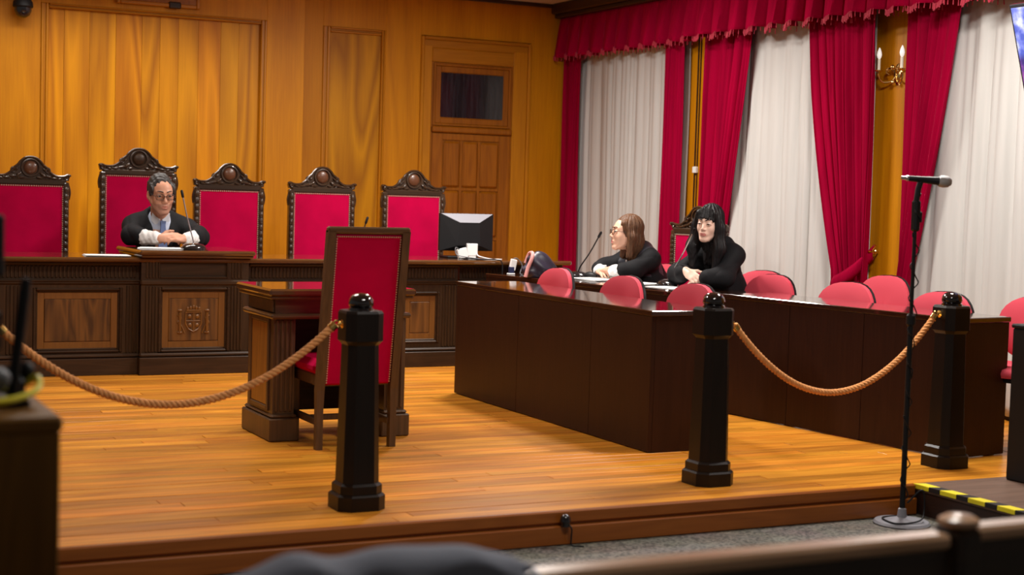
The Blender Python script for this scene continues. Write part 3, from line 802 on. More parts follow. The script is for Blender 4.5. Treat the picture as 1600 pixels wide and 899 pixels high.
# carved coat of arms in low relief: shield, crown, two columns and scrolls
mb = MB(); cx, cz, yr = 2.80, 0.365, yc+0.008
sh = [(-0.055, 0.06), (0.055, 0.06), (0.055, -0.02), (0.035, -0.055), (0, -0.075), (-0.035, -0.055), (-0.055, -0.02)]
mb.tube([(cx+u, yr, cz+v_) for u, v_ in sh], 0.006, 6, closed=True)
mb.tube([(cx, yr, cz+0.06), (cx, yr, cz-0.07)], 0.004, 5).tube([(cx-.052, yr, cz), (cx+.052, yr, cz)], 0.004, 5)
for u, v_ in ((-.027, .03), (.027, .03), (-.025, -.03), (.025, -.03)): mb.ball((cx+u, yr, cz+v_), (0.014, 0.006, 0.016), 8, 6)
for k in range(5): mb.ball((cx-0.04+0.02*k, yr, cz+0.085+0.012*(1-abs(k-2)/2)), (0.010, 0.006, 0.014), 8, 6)
mb.tube([(cx-.05, yr, cz+.072), (cx+.05, yr, cz+.072)], 0.006, 6)
for s in (-1, 1):
    mb.tube([(cx+s*.095, yr, cz-.075), (cx+s*.095, yr, cz+.06)], 0.010, 6).ball((cx+s*.095, yr, cz+.072), (.018, .007, .010), 8, 6).ball((cx+s*.095, yr, cz-.08), (.020, .007, .010), 8, 6)
    mb.tube(cat_rom([(cx+s*.06, yr, cz-.085), (cx+s*.085, yr, cz-.03), (cx+s*.11, yr, cz-.01), (cx+s*.085, yr, cz+.02), (cx+s*.112, yr, cz+.04)], 5), 0.005, 5)
bb(mb, 'carved_arms', 'inlayrim', cp)
bb(MB().box(2.425, 10.355, 0.802, 3.205, 11.07, 0.822, 0.006).box(2.41, 10.335, 0.820, 3.215, 11.08, 0.852, 0.011), 'centre_top', 'desktop')

# ================================================================== CARVED HIGH-BACK CHAIRS (front is +y, back panel front at y = 0)
def spiral(cx, cz, r0, r1, a0, turns, yv, n=18):
    return [(cx+(r0+(r1-r0)*i/n)*math.cos(a0+turns*2*PI*i/n), yv, cz+(r0+(r1-r0)*i/n)*math.sin(a0+turns*2*PI*i/n)) for i in range(n+1)]
def carved_chair(label, hw, zv, medal_mat='dark'):
    """hw half width of the back, zv height of the velvet's top edge"""
    t = thing('carved_chair', label, 'chair', (0, 0, 0), 0, None)
    zs = zv+0.045
    for s in (-1, 1):
        mb = MB().box(s*hw-0.022*(1+s), -0.05, 0.42, s*hw+0.022*(1-s), 0.008, zs-0.02, 0.008)
        nb = 13
        for k in range(nb): mb.ball((s*(hw-0.020), 0.006, zv-0.03-k*(zv-0.62)/nb), (0.017, 0.012, 0.026), 8, 6)
        mb.tube(cat_rom([(s*hw, -0.02, zv-0.10), (s*(hw+0.006), -0.015, zv-0.05), (s*(hw-0.004), -0.012, zv)], 4), 0.010, 6)
        mb.build('back_post', 'carved', t)
    iw = hw-0.040
    MB().box(-iw-0.004, -0.035, 0.50, iw+0.004, -0.004, zv+0.004, 0.006).build('back_velvet', 'velvet', t)
    mb = MB(); st = 0.0155; n = int(2*iw/st)
    for k in range(n+1): mb.ball((-iw+2*iw*k/n, -0.001, zv-0.006), (0.0062, 0.005, 0.0062), 6, 4)
    n = int((zv-0.52)/st)
    for k in range(1, n):
        for s in (-1, 1): mb.ball((s*(iw-0.004), -0.001, zv-0.006-(zv-0.52)*k/n), (0.0062, 0.005, 0.0062), 6, 4)
    mb.build('stud_trim', 'stud', t)
    MB().box(-hw+0.02, -0.05, zv, hw-0.02, 0.006, zs, 0.008).build('top_rail', 'dark', t)
    # crest board, outline of scrolls round an arch
    q = hw/0.27
    half = [(0.268, 0.0), (0.275, 0.030), (0.262, 0.044), (0.235, 0.034), (0.205, 0.032), (0.175, 0.036), (0.140, 0.058), (0.112, 0.092), (0.088, 0.112), (0.072, 0.134), (0.040, 0.160), (0.0, 0.168)]
    out = [(-u*q, v_) for u, v_ in half]+[(u*q, v_) for u, v_ in half[::-1][1:]]
    zb = zs-0.012
    cr = MB().prism([(u, zb+v_) for u, v_ in out], -0.045, -0.010, 'xz').build('crest', 'carved', t, angle=30)
    mb = MB(); yv = -0.004
    line = cat_rom([(u, yv, zb+v_) for u, v_ in out[1:-1]], 4)
    mb.tube(line, 0.0085, 6)
    for s in (-1, 1):
        mb.tube(spiral(s*0.118*q, zb+0.072, 0.021, 0.004, PI/2 if s > 0 else PI/2, -s*1.6, yv), 0.006, 6)
        mb.tube(spiral(s*0.248*q, zb+0.026, 0.017, 0.004, -PI/2, s*1.5, yv), 0.006, 6)
        mb.ball((s*0.270*q, yv, zb+0.040), (0.016, 0.018, 0.012), 8, 6)
        for (u, v_, a, b_, ro) in ((0.085, 0.040, 0.030, 0.011, 0.7), (0.125, 0.028, 0.032, 0.010, 0.25), (0.165, 0.018, 0.030, 0.009, 0.1), (0.205, 0.016, 0.024, 0.008, -0.2), (0.060, 0.020, 0.022, 0.009, 0.2), (0.095, 0.078, 0.016, 0.008, 0.9)):
            mb.ball((s*u*q, yv+0.002, zb+v_), (a, 0.010, b_), 8, 6, Matrix.Rotation(s*ro, 3, 'Y'))
        for k in range(4): mb.tube([(s*(0.075+0.03*k)*q, yv, zb+0.008), (s*(0.09+0.034*k)*q, yv, zb+0.03)], [0.004, 0.008], 5)
    mb.tube([(0.062*math.cos(a), yv, zb+0.092+0.062*math.sin(a)) for a in [2*PI*k/26 for k in range(26)]], 0.008, 6, closed=True)
    mb.build('crest_carving', 'carved', cr)
    MB().ball((0, -0.012, zb+0.092), (0.050, 0.020, 0.050), 18, 10).build('medallion', medal_mat, cr)
    # seat, aprons, arms and legs
    MB().box(-hw+0.01, -0.03, 0.36, hw-0.01, 0.47, 0.43, 0.012).build('seat_frame', 'dark', t)
    MB().box(-hw+0.025, -0.02, 0.43, hw-0.025, 0.465, 0.50, 0.028).build('seat', 'velvet', t)
    for s in (-1, 1):
        for yv2 in (-0.025, 0.44):
            MB().box(s*(hw-0.03)-0.022, yv2-0.022, 0.0, s*(hw-0.03)+0.022, yv2+0.022, 0.40, 0.006).build('leg', 'darkz', t)
        MB().box(s*(hw-0.03)-0.014, 0.0, 0.12, s*(hw-0.03)+0.014, 0.42, 0.15, 0.004).build('stretcher', 'dark', t)
    return t
YC = 11.46
R_ = math.radians
std = carved_chair('carved high-back chair with crimson velvet, leftmost behind the bench, cut by the left edge', 0.272, 1.268, 'medal')
std.location = (1.875, YC, 0); std.rotation_euler = (0, 0, PI)
GC = 'carved crimson high-back chairs'
std['group'] = GC
jc = carved_chair('tallest carved crimson high-back chair, behind the seated judge with glasses', 0.288, 1.360, 'dark')
jc.location = (2.69, 11.62, 0); jc.rotation_euler = (0, 0, PI); jc['group'] = GC
dup(std, (3.345, YC, 0), PI, 'carved crimson high-back chair just right of the seated judge', GC)
dup(std, (4.093, YC, 0), PI, 'carved crimson high-back chair behind the lone chair seen from behind', GC)
dup(std, (4.873, YC, 0), PI, 'carved crimson high-back chair next to the black monitor', GC)
wc = carved_chair('low carved chair with crimson velvet between the two women, partly hidden by the dark-haired woman', 0.265, 1.050, 'dark')
wc.location = (6.26, 9.42, 0); wc.rotation_euler = (0, 0, R_(104)); wc['group'] = GC

# ================================================================== WITNESS DESK AND CHAIR
DL = (2.8, 7.75, 0)
wd = thing('witness_desk', 'small dark oak desk with fluted pedestals and golden side panel, behind the lone red chair', 'desk', DL)
def dd(mb, name, mat, parent=None, **k): return mb.build(name, mat, parent or wd, off=DL, **k)
dd(MB().box(2.385, 7.42, 0.752, 3.185, 8.02, 0.790, 0.010), 'desk_top', 'desktop')
dd(MB().box(2.395, 7.435, 0.735, 3.175, 8.00, 0.754, 0.006), 'top_moulding', 'deskx')
dd(MB().box(2.44, 7.50, 0.655, 3.155, 7.96, 0.737), 'apron', 'deskx', angle=0)
dd(MB().box(2.41, 7.468, 0.632, 3.18, 7.98, 0.660, 0.010), 'apron_moulding', 'deskx')
for k, (xa, xb) in enumerate(((2.44, 2.555), (3.055, 3.17))):
    p = dd(MB().box(xa, 7.52, 0.10, xb, 7.95, 0.64), 'pedestal', 'desk', angle=0)
    dd(MB().box(xa-0.022, 7.49, 0, xb+0.022, 7.98, 0.118, 0.006).box(xa-0.012, 7.50, 0.118, xb+0.012, 7.97, 0.138, 0.009), 'plinth', 'desk', p)
    mb = MB(); reeds(mb, xa+0.008, xb-0.008, 0.15, 0.625, 7.52, 0.026); f = dd(mb, 'fluting', 'desk', p, angle=0); f['kind'] = 'stuff'
    for (xs_, s) in ((xa, -1), (xb, 1)):
        if (k == 0 and s > 0) or (k == 1 and s < 0): continue
        mb = MB().box(xs_+s*0.006, 7.60, 0.175, xs_-s*0.004, 7.87, 0.605, 0.004); dd(mb, 'side_panel', 'deskpanel', p, angle=0)
        mb = MB()
        for (ya, yb, za, zb) in ((7.575, 7.60, 0.15, 0.63), (7.87, 7.895, 0.15, 0.63), (7.60, 7.87, 0.15, 0.175), (7.60, 7.87, 0.605, 0.63)): mb.box(xs_+s*0.011, ya, za, xs_-s*0.004, yb, zb, 0.004)
        dd(mb, 'panel_frame', 'desk', p)
dd(MB().box(2.43, 7.515, 0.662, 2.442, 7.93, 0.728, 0.004), 'side_frieze', 'desk')
dd(MB().box(2.555, 7.90, 0.10, 3.055, 7.93, 0.64), 'modesty_board', 'dark', angle=0)

CL = (2.775, 7.20, 0)
wch = thing('witness_chair', 'lone tall chair seen from behind, crimson velvet back with studded edge, at the small desk', 'chair', CL)
def cc(mb, name, mat, parent=None, **k): return mb.build(name, mat, parent or wch, off=CL, **k)
H0, H1 = 0.30, 1.118
def yl(z): return 7.205 - 0.125*max(0, z-0.28)/(1.118-0.28)      # the back reclines towards the camera
def wl(z): return 0.198+0.005*(z/1.118)
SH = Matrix.Identity(4)
def lean(mb):
    mb.v = [(p[0], p[1]+yl(p[2])-7.205, p[2]) for p in mb.v]; return mb
for s in (-1, 1):
    x0 = 2.775+s*0.196
    mb = MB()
    P = []
    for z in np.linspace(0, 1.10, 12):
        w2 = 0.017 if z < 0.28 else 0.0205
        P.append((z, w2))
    for (za, wa), (zb, wb_) in zip(P[:-1], P[1:]):
        vs = []
        for z, w2 in ((za, wa), (zb, wb_)):
            for dx, dy in ((-1, -1), (1, -1), (1, 1), (-1, 1)): vs.append((x0+dx*w2, yl(z)+dy*0.02, z))
        mb.add(vs, [[0, 1, 5, 4], [1, 2, 6, 5], [2, 3, 7, 6], [3, 0, 4, 7]])
    mb.add([(x0+dx*0.017, yl(0)+dy*0.02, 0) for dx, dy in ((-1, -1), (1, -1), (1, 1), (-1, 1))], [[3, 2, 1, 0]])
    cc(mb, 'rear_leg', 'desk', angle=30)
cc(lean(MB().box(2.775-0.2165, 7.185, 1.084, 2.775+0.2165, 7.225, 1.120, 0.008)), 'top_rail', 'deskx')
cc(lean(MB().box(2.775-0.178, 7.193, 0.325, 2.775+0.178, 7.222, 1.086, 0.010)), 'back_velvet', 'velvet')
mb = MB()
for k in range(30): mb.ball((2.775-0.165+0.33*k/29, 7.192, 1.071), (0.0048, 0.004, 0.0048), 6, 4)
for k in range(1, 62):
    for s in (-1, 1): mb.ball((2.775+s*0.168, 7.192, 1.071-0.745*k/62), (0.0048, 0.004, 0.0048), 6, 4)
cc(lean(mb), 'stud_trim', 'stud')
cc(MB().box(2.575, 7.22, 0.315, 2.975, 7.64, 0.375, 0.008), 'seat_frame', 'desk')
cc(MB().box(2.560, 7.225, 0.365, 2.990, 7.655, 0.445, 0.030), 'seat', 'velvet')
for s in (-1, 1):
    cc(MB().box(2.775+s*0.18-0.02, 7.60, 0, 2.775+s*0.18+0.02, 7.64, 0.33, 0.005), 'front_leg', 'desk')
    cc(MB().box(2.775+s*0.185-0.012, 7.21, 0.115, 2.775+s*0.185+0.012, 7.62, 0.15, 0.004), 'stretcher', 'desk')
cc(MB().box(2.59, 7.395, 0.118, 2.96, 7.42, 0.148, 0.004), 'cross_stretcher', 'desk')

# ================================================================== SIDE TABLES
def long_table(label, p0, p1, depth, h, seams, group=None):
    """front edge runs p0 (near) to p1 (far); the body lies to the right of it"""
    p0 = Vector(p0); p1 = Vector(p1); d = (p1-p0); L = d.length; d.normalize()
    yaw = math.atan2(-d.x, d.y)
    t = thing('long_table', label, 'table', (p0.x, p0.y, 0), yaw, group)
    MB().box(-0.006, -0.006, h-0.028, depth, L, h, 0.004).build('table_top', 'mahogtop', t)
    ed = [0]+seams+[L]
    for a, b_ in zip(ed[:-1], ed[1:]):
        MB().box(0, a+0.0015, 0.006, 0.024, b_-0.0015, h-0.029, 0.0015).build('front_panel', 'mahog', t, angle=0)
    for yv in (0.0015, L-0.026):
        MB().box(0.0245, yv, 0.006, depth-0.006, yv+0.024, h-0.029, 0.0015).build('end_panel', 'mahog', t, angle=0)
    mb = MB().box(0.03, 0.05, h-0.16, 0.05, L-0.05, h-0.03)
    for yv in [0.05]+seams+[L-0.09]: mb.box(0.03, yv, 0.0, 0.07, yv+0.04, h-0.03).box(depth-0.06, yv, 0, depth-0.02, yv+0.04, h-0.03)
    mb.build('underframe', 'mahog', t, angle=0)
    return t
long_table('long dark mahogany table nearest the lone red chair, with three pink chairs behind it', (4.148, 6.625, 0), (4.148, 9.01, 0), 0.445, 0.732, [0.62, 1.50])
long_table('dark mahogany table behind the right hand rope, with pink chairs behind it', (5.605, 5.985, 0), (5.385, 7.80, 0), 0.40, 0.735, [0.66, 1.24])
ft = long_table('dark mahogany table where two women in black robes sit', (5.365, 7.86, 0), (4.93, 10.20, 0), 0.62, 0.715, [0.8, 1.6])

# ================================================================== PINK CHAIRS (front +y, backrest at y = 0)
def pink_chair(label):
    t = thing('upholstered_chair', label, 'chair')
    def shell(y0, y1, w_, h_, zc, puff, n=28):
        mb = MB(); P = []
        for k in range(n):
            a = 2*PI*k/n; ca, sa = math.cos(a), math.sin(a)
            sx = math.copysign(abs(ca)**0.80, ca)*w_; sz = math.copysign(abs(sa)**0.86, sa)*h_
            row = []
            for q, yv in ((0.0, y1+puff), (0.55, y1+puff*0.85), (0.88, y1+puff*0.4), (1.0, y1), (1.0, y0), (0.9, y0-0.008), (0.0, y0-0.012)):
                x = sx*q; row.append((x, yv+0.35*x*x/0.22*0.5, zc+sz*q))
            P.append(row)
        return mb.grid(P, closed_u=True)
    shell(-0.020, 0.010, 0.232, 0.182, 0.645, 0.022).build('backrest', 'pink', t, angle=60)
    shell(-0.034, -0.018, 0.236, 0.186, 0.645, 0.0).build('back_shell', 'black', t, angle=40)
    mb = MB(); P = []
    for k in range(28):
        a = 2*PI*k/28; ca, sa = math.cos(a), math.sin(a)
        sx = math.copysign(abs(ca)**0.6, ca)*0.235; sy = math.copysign(abs(sa)**0.6, sa)*0.22
        P.append([(sx*q, 0.27+sy*q, z) for q, z in ((0, 0.470), (0.7, 0.468), (0.95, 0.455), (1, 0.435), (0.97, 0.410), (0, 0.405))])
    mb.grid(P, closed_u=True).build('seat', 'pink', t, angle=60)
    MB().box(-0.2, 0.07, 0.385, 0.2, 0.46, 0.404, 0.006).build('seat_pan', 'black', t)
    for s in (-1, 1):
        MB().tube(cat_rom([(s*0.23, -0.04, 0.012), (s*0.205, 0.09, 0.30), (s*0.195, 0.13, 0.40)], 4), 0.011, 8).build('leg', 'black', t)
        MB().tube(cat_rom([(s*0.23, 0.50, 0.012), (s*0.205, 0.40, 0.30), (s*0.195, 0.36, 0.40)], 4), 0.011, 8).build('leg', 'black', t)
    MB().box(-0.03, -0.045, 0.39, 0.03, -0.03, 0.62, 0.005).box(-0.03, -0.045, 0.385, 0.03, 0.20, 0.40, 0.004).build('back_bracket', 'black', t)
    return t
GP = 'coral pink upholstered chairs'
pc = pink_chair('pink upholstered chair behind the front mahogany table, farthest from the rope post')
pc['group'] = GP
pc.location = (4.83, 8.88, 0); pc.rotation_euler = (0, 0, math.radians(90))
R_ = math.radians
dup(pc, (4.84, 8.04, 0), R_(93), 'pink upholstered chair behind the front mahogany table, middle of its three', GP)
dup(pc, (4.85, 7.29, 0), R_(92), 'pink upholstered chair behind the front mahogany table, beside the centre rope post', GP)
dup(pc, (6.34, 8.70, 0), R_(104), 'pink upholstered chair under the dark-haired woman, half hidden by another', GP)
dup(pc, (6.08, 8.23, 0), R_(97), 'pink upholstered chair in front of the middle off-white curtain, second from the dark-haired woman', GP)
dup(pc, (6.08, 7.45, 0), R_(97), 'pink upholstered chair at the far table in front of the tied-back red curtain', GP)
dup(pc, (6.50, 7.60, 0), R_(96), 'pink upholstered chair below the wood pilaster, behind another chair', GP).scale = (0.95, 1, 1.04)
dup(pc, (6.06, 6.60, 0), R_(96), 'pink upholstered chair behind the right hand rope post', GP)
dup(pc, (6.40, 6.22, 0), R_(100), 'pink upholstered chair at the right edge, its seat and black legs showing', GP)
dup(pc, (6.06, 9.52, 0), R_(90), 'pink upholstered chair under the seated woman with glasses', GP)

# ================================================================== ROPE POSTS AND ROPES
PY = 5.84
def oct_prof(mb, prof):
    """square section with cut corners: list of (half width, z)"""
    P = []
    for (w_, z) in prof:
        c = w_*0.42
        P.append([(w_, -w_+c, z), (w_, w_-c, z), (w_-c, w_, z), (-w_+c, w_, z), (-w_, w_-c, z), (-w_, -w_+c, z), (-w_+c, -w_, z), (w_-c, -w_, z)])
    n = 8; vs = [p for r in P for p in r]; fs = []
    for i in range(len(P)-1):
        for k in range(n): fs.append([i*n+k, i*n+(k+1) % n, (i+1)*n+(k+1) % n, (i+1)*n+k])
    fs.append(list(range(n))[::-1]); fs.append([(len(P)-1)*n+k for k in range(n)])
    return mb.add(vs, fs)
def rope_post(label):
    t = thing('rope_post', label, 'post', group='black wooden rope posts')
    oct_prof(MB(), [(0.102, 0), (0.102, 0.058), (0.094, 0.066)]).build('base', 'post', t, angle=20)
    oct_prof(MB(), [(0.090, 0.066), (0.090, 0.100), (0.080, 0.110)]).build('base_step', 'post', t, angle=20)
    oct_prof(MB(), [(0.078, 0.110), (0.066, 0.680)]).build('shaft', 'post', t, angle=20)
    oct_prof(MB(), [(0.066, 0.672), (0.074, 0.684), (0.081, 0.690), (0.081, 0.802), (0.075, 0.812)]).build('head', 'post', t, angle=20)
    MB().lathe([(0.052, 0.812), (0.050, 0.822), (0.044, 0.824), (0.050, 0.832), (0.0515, 0.842), (0.048, 0.858), (0.038, 0.872), (0.022, 0.880), (0, 0.883)], n=28).build('knob', 'knob', t)
    return t
rp = rope_post('black rope post in front of the lone red velvet chair')
rp.location = (2.262, PY, 0)
# the spacing is X: hooks sit on the sides that carry a rope
dup(rp, (3.985, PY, 0), 0, 'black rope post at the end of the mahogany table, centre right')
dup(rp, (5.43, PY+0.02, 0), 0, 'black rope post at the right, beside the landing with the striped edge')
dup(rp, (0.735, PY, 0), 0, 'black rope post at the left edge, mostly out of the picture')
def hook(p, s, label):
    mb = MB().lathe([(0, -0.004), (0.016, -0.004), (0.018, 0), (0.008, 0.006), (0.005, 0.018)], (0, 0, 0), 12, 'x', T=Matrix.Translation(p) @ Matrix.Diagonal((s, 1, 1, 1)))
    mb.tube([(p[0]+s*(0.022+0.014*math.cos(a)), p[1], p[2]+0.014*math.sin(a)) for a in [2*PI*k/14 for k in range(14)]], 0.0035, 6, closed=True)
    return mb
def rope(label, a, b, low, hooks):
    a = Vector(a); b = Vector(b)
    # parabola through both ends with its low point at z = low
    da, db = math.sqrt(a.z-low), math.sqrt(b.z-low); fl = da/(da+db); n = 150; pts = []
    for i in range(n+1):
        u = i/n; k = (u-fl)
        z = low + (a.z-low)*(k/fl)**2 if k < 0 else low + (b.z-low)*(k/(1-fl))**2
        pts.append(Vector((a.x+(b.x-a.x)*u, a.y+(b.y-a.y)*u, z)))
    t = thing('barrier_rope', label, 'rope', a)
    strands = MB(); ln = 0; L = [0]
    for p, q in zip(pts[:-1], pts[1:]): ln += (q-p).length; L.append(ln)
    for s in range(3):
        path = []
        for i, p in enumerate(pts):
            tg = (pts[min(i+1, n)]-pts[max(i-1, 0)]).normalized(); nr = Vector((0, 1, 0)); bn = tg.cross(nr)
            an = L[i]/0.062*2*PI + s*2*PI/3; path.append(p + 0.0080*(math.cos(an)*nr+math.sin(an)*bn))
        strands.tube(path, 0.0092, 7)
    strands.build('twisted_rope', 'rope', t, angle=60, off=a)
    for e, h_, s in ((pts[0], a, 0), (pts[-1], b, 0)):
        MB().tube([e+(Vector((0, 0, 0))), e+(pts[2]-pts[0] if e is pts[0] else pts[-3]-pts[-1])], 0.0185, 12).build('end_cap', 'brass', t, off=a)
    for p, s in hooks:
        hook(p, s, '').build('hook', 'brass', t, off=a)
    return t
rope('tan twisted barrier rope hanging on the left side', (0.850, PY, 0.755), (2.150, PY, 0.755), 0.452, [((0.816, PY, 0.757), 1), ((2.181, PY, 0.757), -1)])
rope('tan twisted barrier rope hanging between the two right hand posts', (4.10, PY-0.005, 0.730), (5.315, PY+0.01, 0.765), 0.398, [((4.066, PY, 0.735), 1), ((5.349, PY+0.02, 0.770), -1)])

# ================================================================== THINGS ON THE BENCH
def sheet(label, loc, yaw, w_=0.21, h_=0.297, n=3, name='paper_sheet', curl=0.0):
    t = thing(name, label, 'paper', loc, yaw)
    for k in range(n):
        dx, dy, a = random.uniform(-.008, .008), random.uniform(-.008, .008), random.uniform(-.05, .05)
        T = Matrix.Translation((dx, dy, 0.0006+k*0.0016)) @ Matrix.Rotation(a, 4, 'Z')
        MB().box(-w_/2, -h_/2, 0, w_/2, h_/2, 0.0012, T=T).build('sheet', 'paper', t, angle=0)
    return t
sheet('white papers lying on the bench beside the judge, left of the centre desk', (2.24, 10.60, 0.80), 1.45, n=5)
sheet('white papers under the judge\'s folded hands', (2.62, 10.63, 0.852), 1.3, n=4)

def gooseneck(label, loc, tip, bend=0.25, base=(0.055, 0.075), stem='steel', mid=None):
    t = thing('gooseneck_microphone', label, 'microphone', loc)
    L = Vector(loc); tp = Vector(tip)-L
    prof = [(1.0, 0.0), (1.02, 0.010), (0.96, 0.022), (0.75, 0.036), (0.45, 0.044), (0, 0.047)]
    yaw = math.atan2(-tp.x, tp.y) if tp.to_2d().length > 0.05 else 0
    T = Matrix.Rotation(yaw, 4, 'Z') @ Matrix.Diagonal((base[0], base[1], 1, 1))
    MB().lathe(prof, n=24, T=T).build('base', 'blackgloss', t)
    pts = cat_rom([(0, 0, 0.04), tuple(Vector((0, 0, 0.04))*.8+tp*.12+Vector((0, 0, bend*.15))), tuple(tp*0.55+Vector((0, 0, bend*0.12))), tuple(tp)], 8)
    MB().tube(pts, 0.0048, 8).build('stem', stem, t)
    d = (pts[-1]-pts[-3]).normalized()
    MB().tube([tp-d*0.035, tp-d*0.028, tp+d*0.012, tp+d*0.02], [0.006, 0.0095, 0.0095, 0.006], 12).build('capsule', 'black', t)
    return t
gooseneck('silver-stemmed desk microphone on a black base in front of the judge', (2.83, 10.55, 0.852), (2.755, 10.60, 1.245), 0.05, (0.105, 0.085), 'steel')
gooseneck('small black microphone on the bench, its tip showing above the lone red chair', (4.09, 10.72, 0.80), (4.175, 10.70, 1.085), 0.05, (0.05, 0.06), 'black')
gooseneck('black-stemmed desk microphone in front of the woman with glasses', (5.44, 9.72, 0.715), (5.47, 9.47, 1.040), 0.10, (0.06, 0.10), 'black')
gooseneck('pale-stemmed desk microphone in front of the dark-haired woman', (5.62, 8.80, 0.715), (5.535, 8.37, 1.105), 0.02, (0.065, 0.11), 'steel')

mo = thing('monitor', 'black computer monitor seen from behind on the right end of the bench', 'monitor', (5.065, 10.85, 0.80))
vs = []
o_ = (0.228, 0.052, 0.343); 
mb = MB()
outer = [(-0.228, 0.052), (0.228, 0.052), (0.228, 0.343), (-0.228, 0.343)]
inner = [(-0.095, 0.095), (0.095, 0.095), (0.085, 0.272), (-0.085, 0.272)]
vs = [(u, 0, v_) for u, v_ in outer]+[(u, -0.055, v_) for u, v_ in inner]+[(u, 0.025, v_) for u, v_ in outer]
mb.add(vs, [[4, 5, 6, 7], [0, 1, 5, 4], [1, 2, 6, 5], [3, 0, 4, 7], [0, 8, 9, 1], [1, 9, 10, 2], [2, 10, 11, 3], [3, 11, 8, 0], [11, 10, 9, 8]])
mb.build('rear_housing', 'black', mo, angle=0)
MB().add([(-0.222, -0.0035, 0.342), (0.222, -0.0035, 0.342), (0.083, -0.0575, 0.274), (-0.083, -0.0575, 0.274), (-0.222, 0.002, 0.338), (0.222, 0.002, 0.338), (0.083, -0.052, 0.270), (-0.083, -0.052, 0.270)], [[0, 1, 2, 3], [7, 6, 5, 4], [0, 4, 5, 1], [1, 5, 6, 2], [2, 6, 7, 3], [3, 7, 4, 0]]).build('lit_slope', 'basegrey', mo, angle=0)  # upper slope of the black housing, coloured grey for the light falling on it
MB().box(-0.03, -0.03, 0.012, 0.03, 0.0, 0.12, 0.006).build('stand_neck', 'black', mo)
MB().box(-0.20, -0.10, 0.0, 0.06, 0.06, 0.014, 0.005).build('stand_foot', 'black', mo)
t = thing('power_adapter', 'white box with a cable hanging below the monitor', 'adapter', (4.955, 10.66, 0.80))
MB().box(-0.040, -0.014, 0.003, 0.040, 0.014, 0.080, 0.004, T=Matrix.Rotation(-0.25, 4, 'Y')).build('body', 'whiteplastic', t)
MB().tube(cat_rom([(-0.04, -0.01, 0.07), (-0.075, -0.02, 0.085), (-0.07, -0.04, 0.03), (0.02, -0.12, 0.012), (0.10, -0.20, 0.006)], 6), 0.004, 6).build('cord', 'greyplastic', t)
t = thing('power_adapter', 'small white plug block just under the right half of the monitor', 'adapter', (5.045, 10.70, 0.80))
MB().box(-0.045, -0.012, 0.02, 0.045, 0.012, 0.115, 0.004).box(-0.03, -0.01, 0, 0.03, 0.01, 0.02).build('body', 'whiteplastic', t)
MB().tube(cat_rom([(0.035, -0.01, 0.04), (0.04, -0.05, 0.02), (0.08, -0.16, 0.006), (0.14, -0.24, 0.006)], 6), 0.0045, 6).build('cord', 'whiteplastic', t)
t = thing('charging_plug', 'white and navy plug standing on the far end of the women\'s table', 'plug', (5.045, 10.02, 0.715))
MB().box(-0.024, -0.012, 0.035, 0.024, 0.012, 0.115, 0.004, T=Matrix.Rotation(0.2, 4, 'Y')).build('plug_body', 'whiteplastic', t)
MB().box(-0.018, -0.014, 0.012, 0.022, 0.012, 0.060, 0.004).build('navy_sleeve', 'navy', t)
MB().box(-0.026, -0.02, 0.0, 0.026, 0.02, 0.012, 0.003).build('foot', 'whiteplastic', t)
MB().tube(cat_rom([(0.0, 0, 0.11), (0.05, 0.01, 0.12), (0.09, 0.0, 0.07), (0.07, -0.01, 0.01), (0.10, -0.02, 0.004)], 6), 0.004, 6).build('cord', 'greyplastic', t)
cb = MB().tube(cat_rom([(4.90, 10.62, 0.806), (5.02, 10.45, 0.805), (5.10, 10.385, 0.808), (5.14, 10.355, 0.77), (5.12, 10.34, 0.55)], 8), 0.0045, 6)
tag(cb.build('cable', 'black'), 'black cable falling over the front of the bench below the monitor', 'cable')

# dark bag with a pink strap, on the far end of the women's table
bg_ = thing('handbag', 'dark purple handbag with a dusty pink edge on the far end of the women\'s table', 'bag', (5.10, 9.70, 0.715))
sd = Sdf((-0.16, -0.14, -0.02), (0.16, 0.14, 0.22), 0.006)
sd.ell((0.02, 0, 0.055), (0.125, 0.075, 0.085), 0.03); sd.ell((0.0, 0, 0.12), (0.090, 0.055, 0.065), 0.03); sd.cap((-0.08, 0, 0.04), (0.10, 0, 0.035), 0.045, 0.045, 0.03)
sd.warp(lambda x, y, z: 0.004*np.sin(45*x+60*z)+0.003*np.sin(70*y-35*z))
sd.op((-0.2, -0.2, -0.2), (0.2, 0.2, -0.001), lambda x, y, z: z+0*x+0*y, 0.004, 'sub')
sd.build('bag_body', 'bag', bg_)
MB().tube(cat_rom([(-0.125, -0.05, 0.005), (-0.105, -0.045, 0.07), (-0.075, -0.045, 0.14), (-0.06, -0.02, 0.175), (-0.065, 0.02, 0.165), (-0.085, 0.03, 0.10)], 7), 0.014, 8).build('strap', 'bagpink', bg_)

sheet('white papers between the two women in robes', (5.50, 9.02, 0.715), 0.4, n=5)
sheet('white papers under the forearms of the woman with glasses', (5.40, 9.42, 0.715), 0.15, n=6)
sheet('white paper sheet by the dark-haired woman\'s microphone', (5.52, 8.58, 0.715), 0.2, n=2)

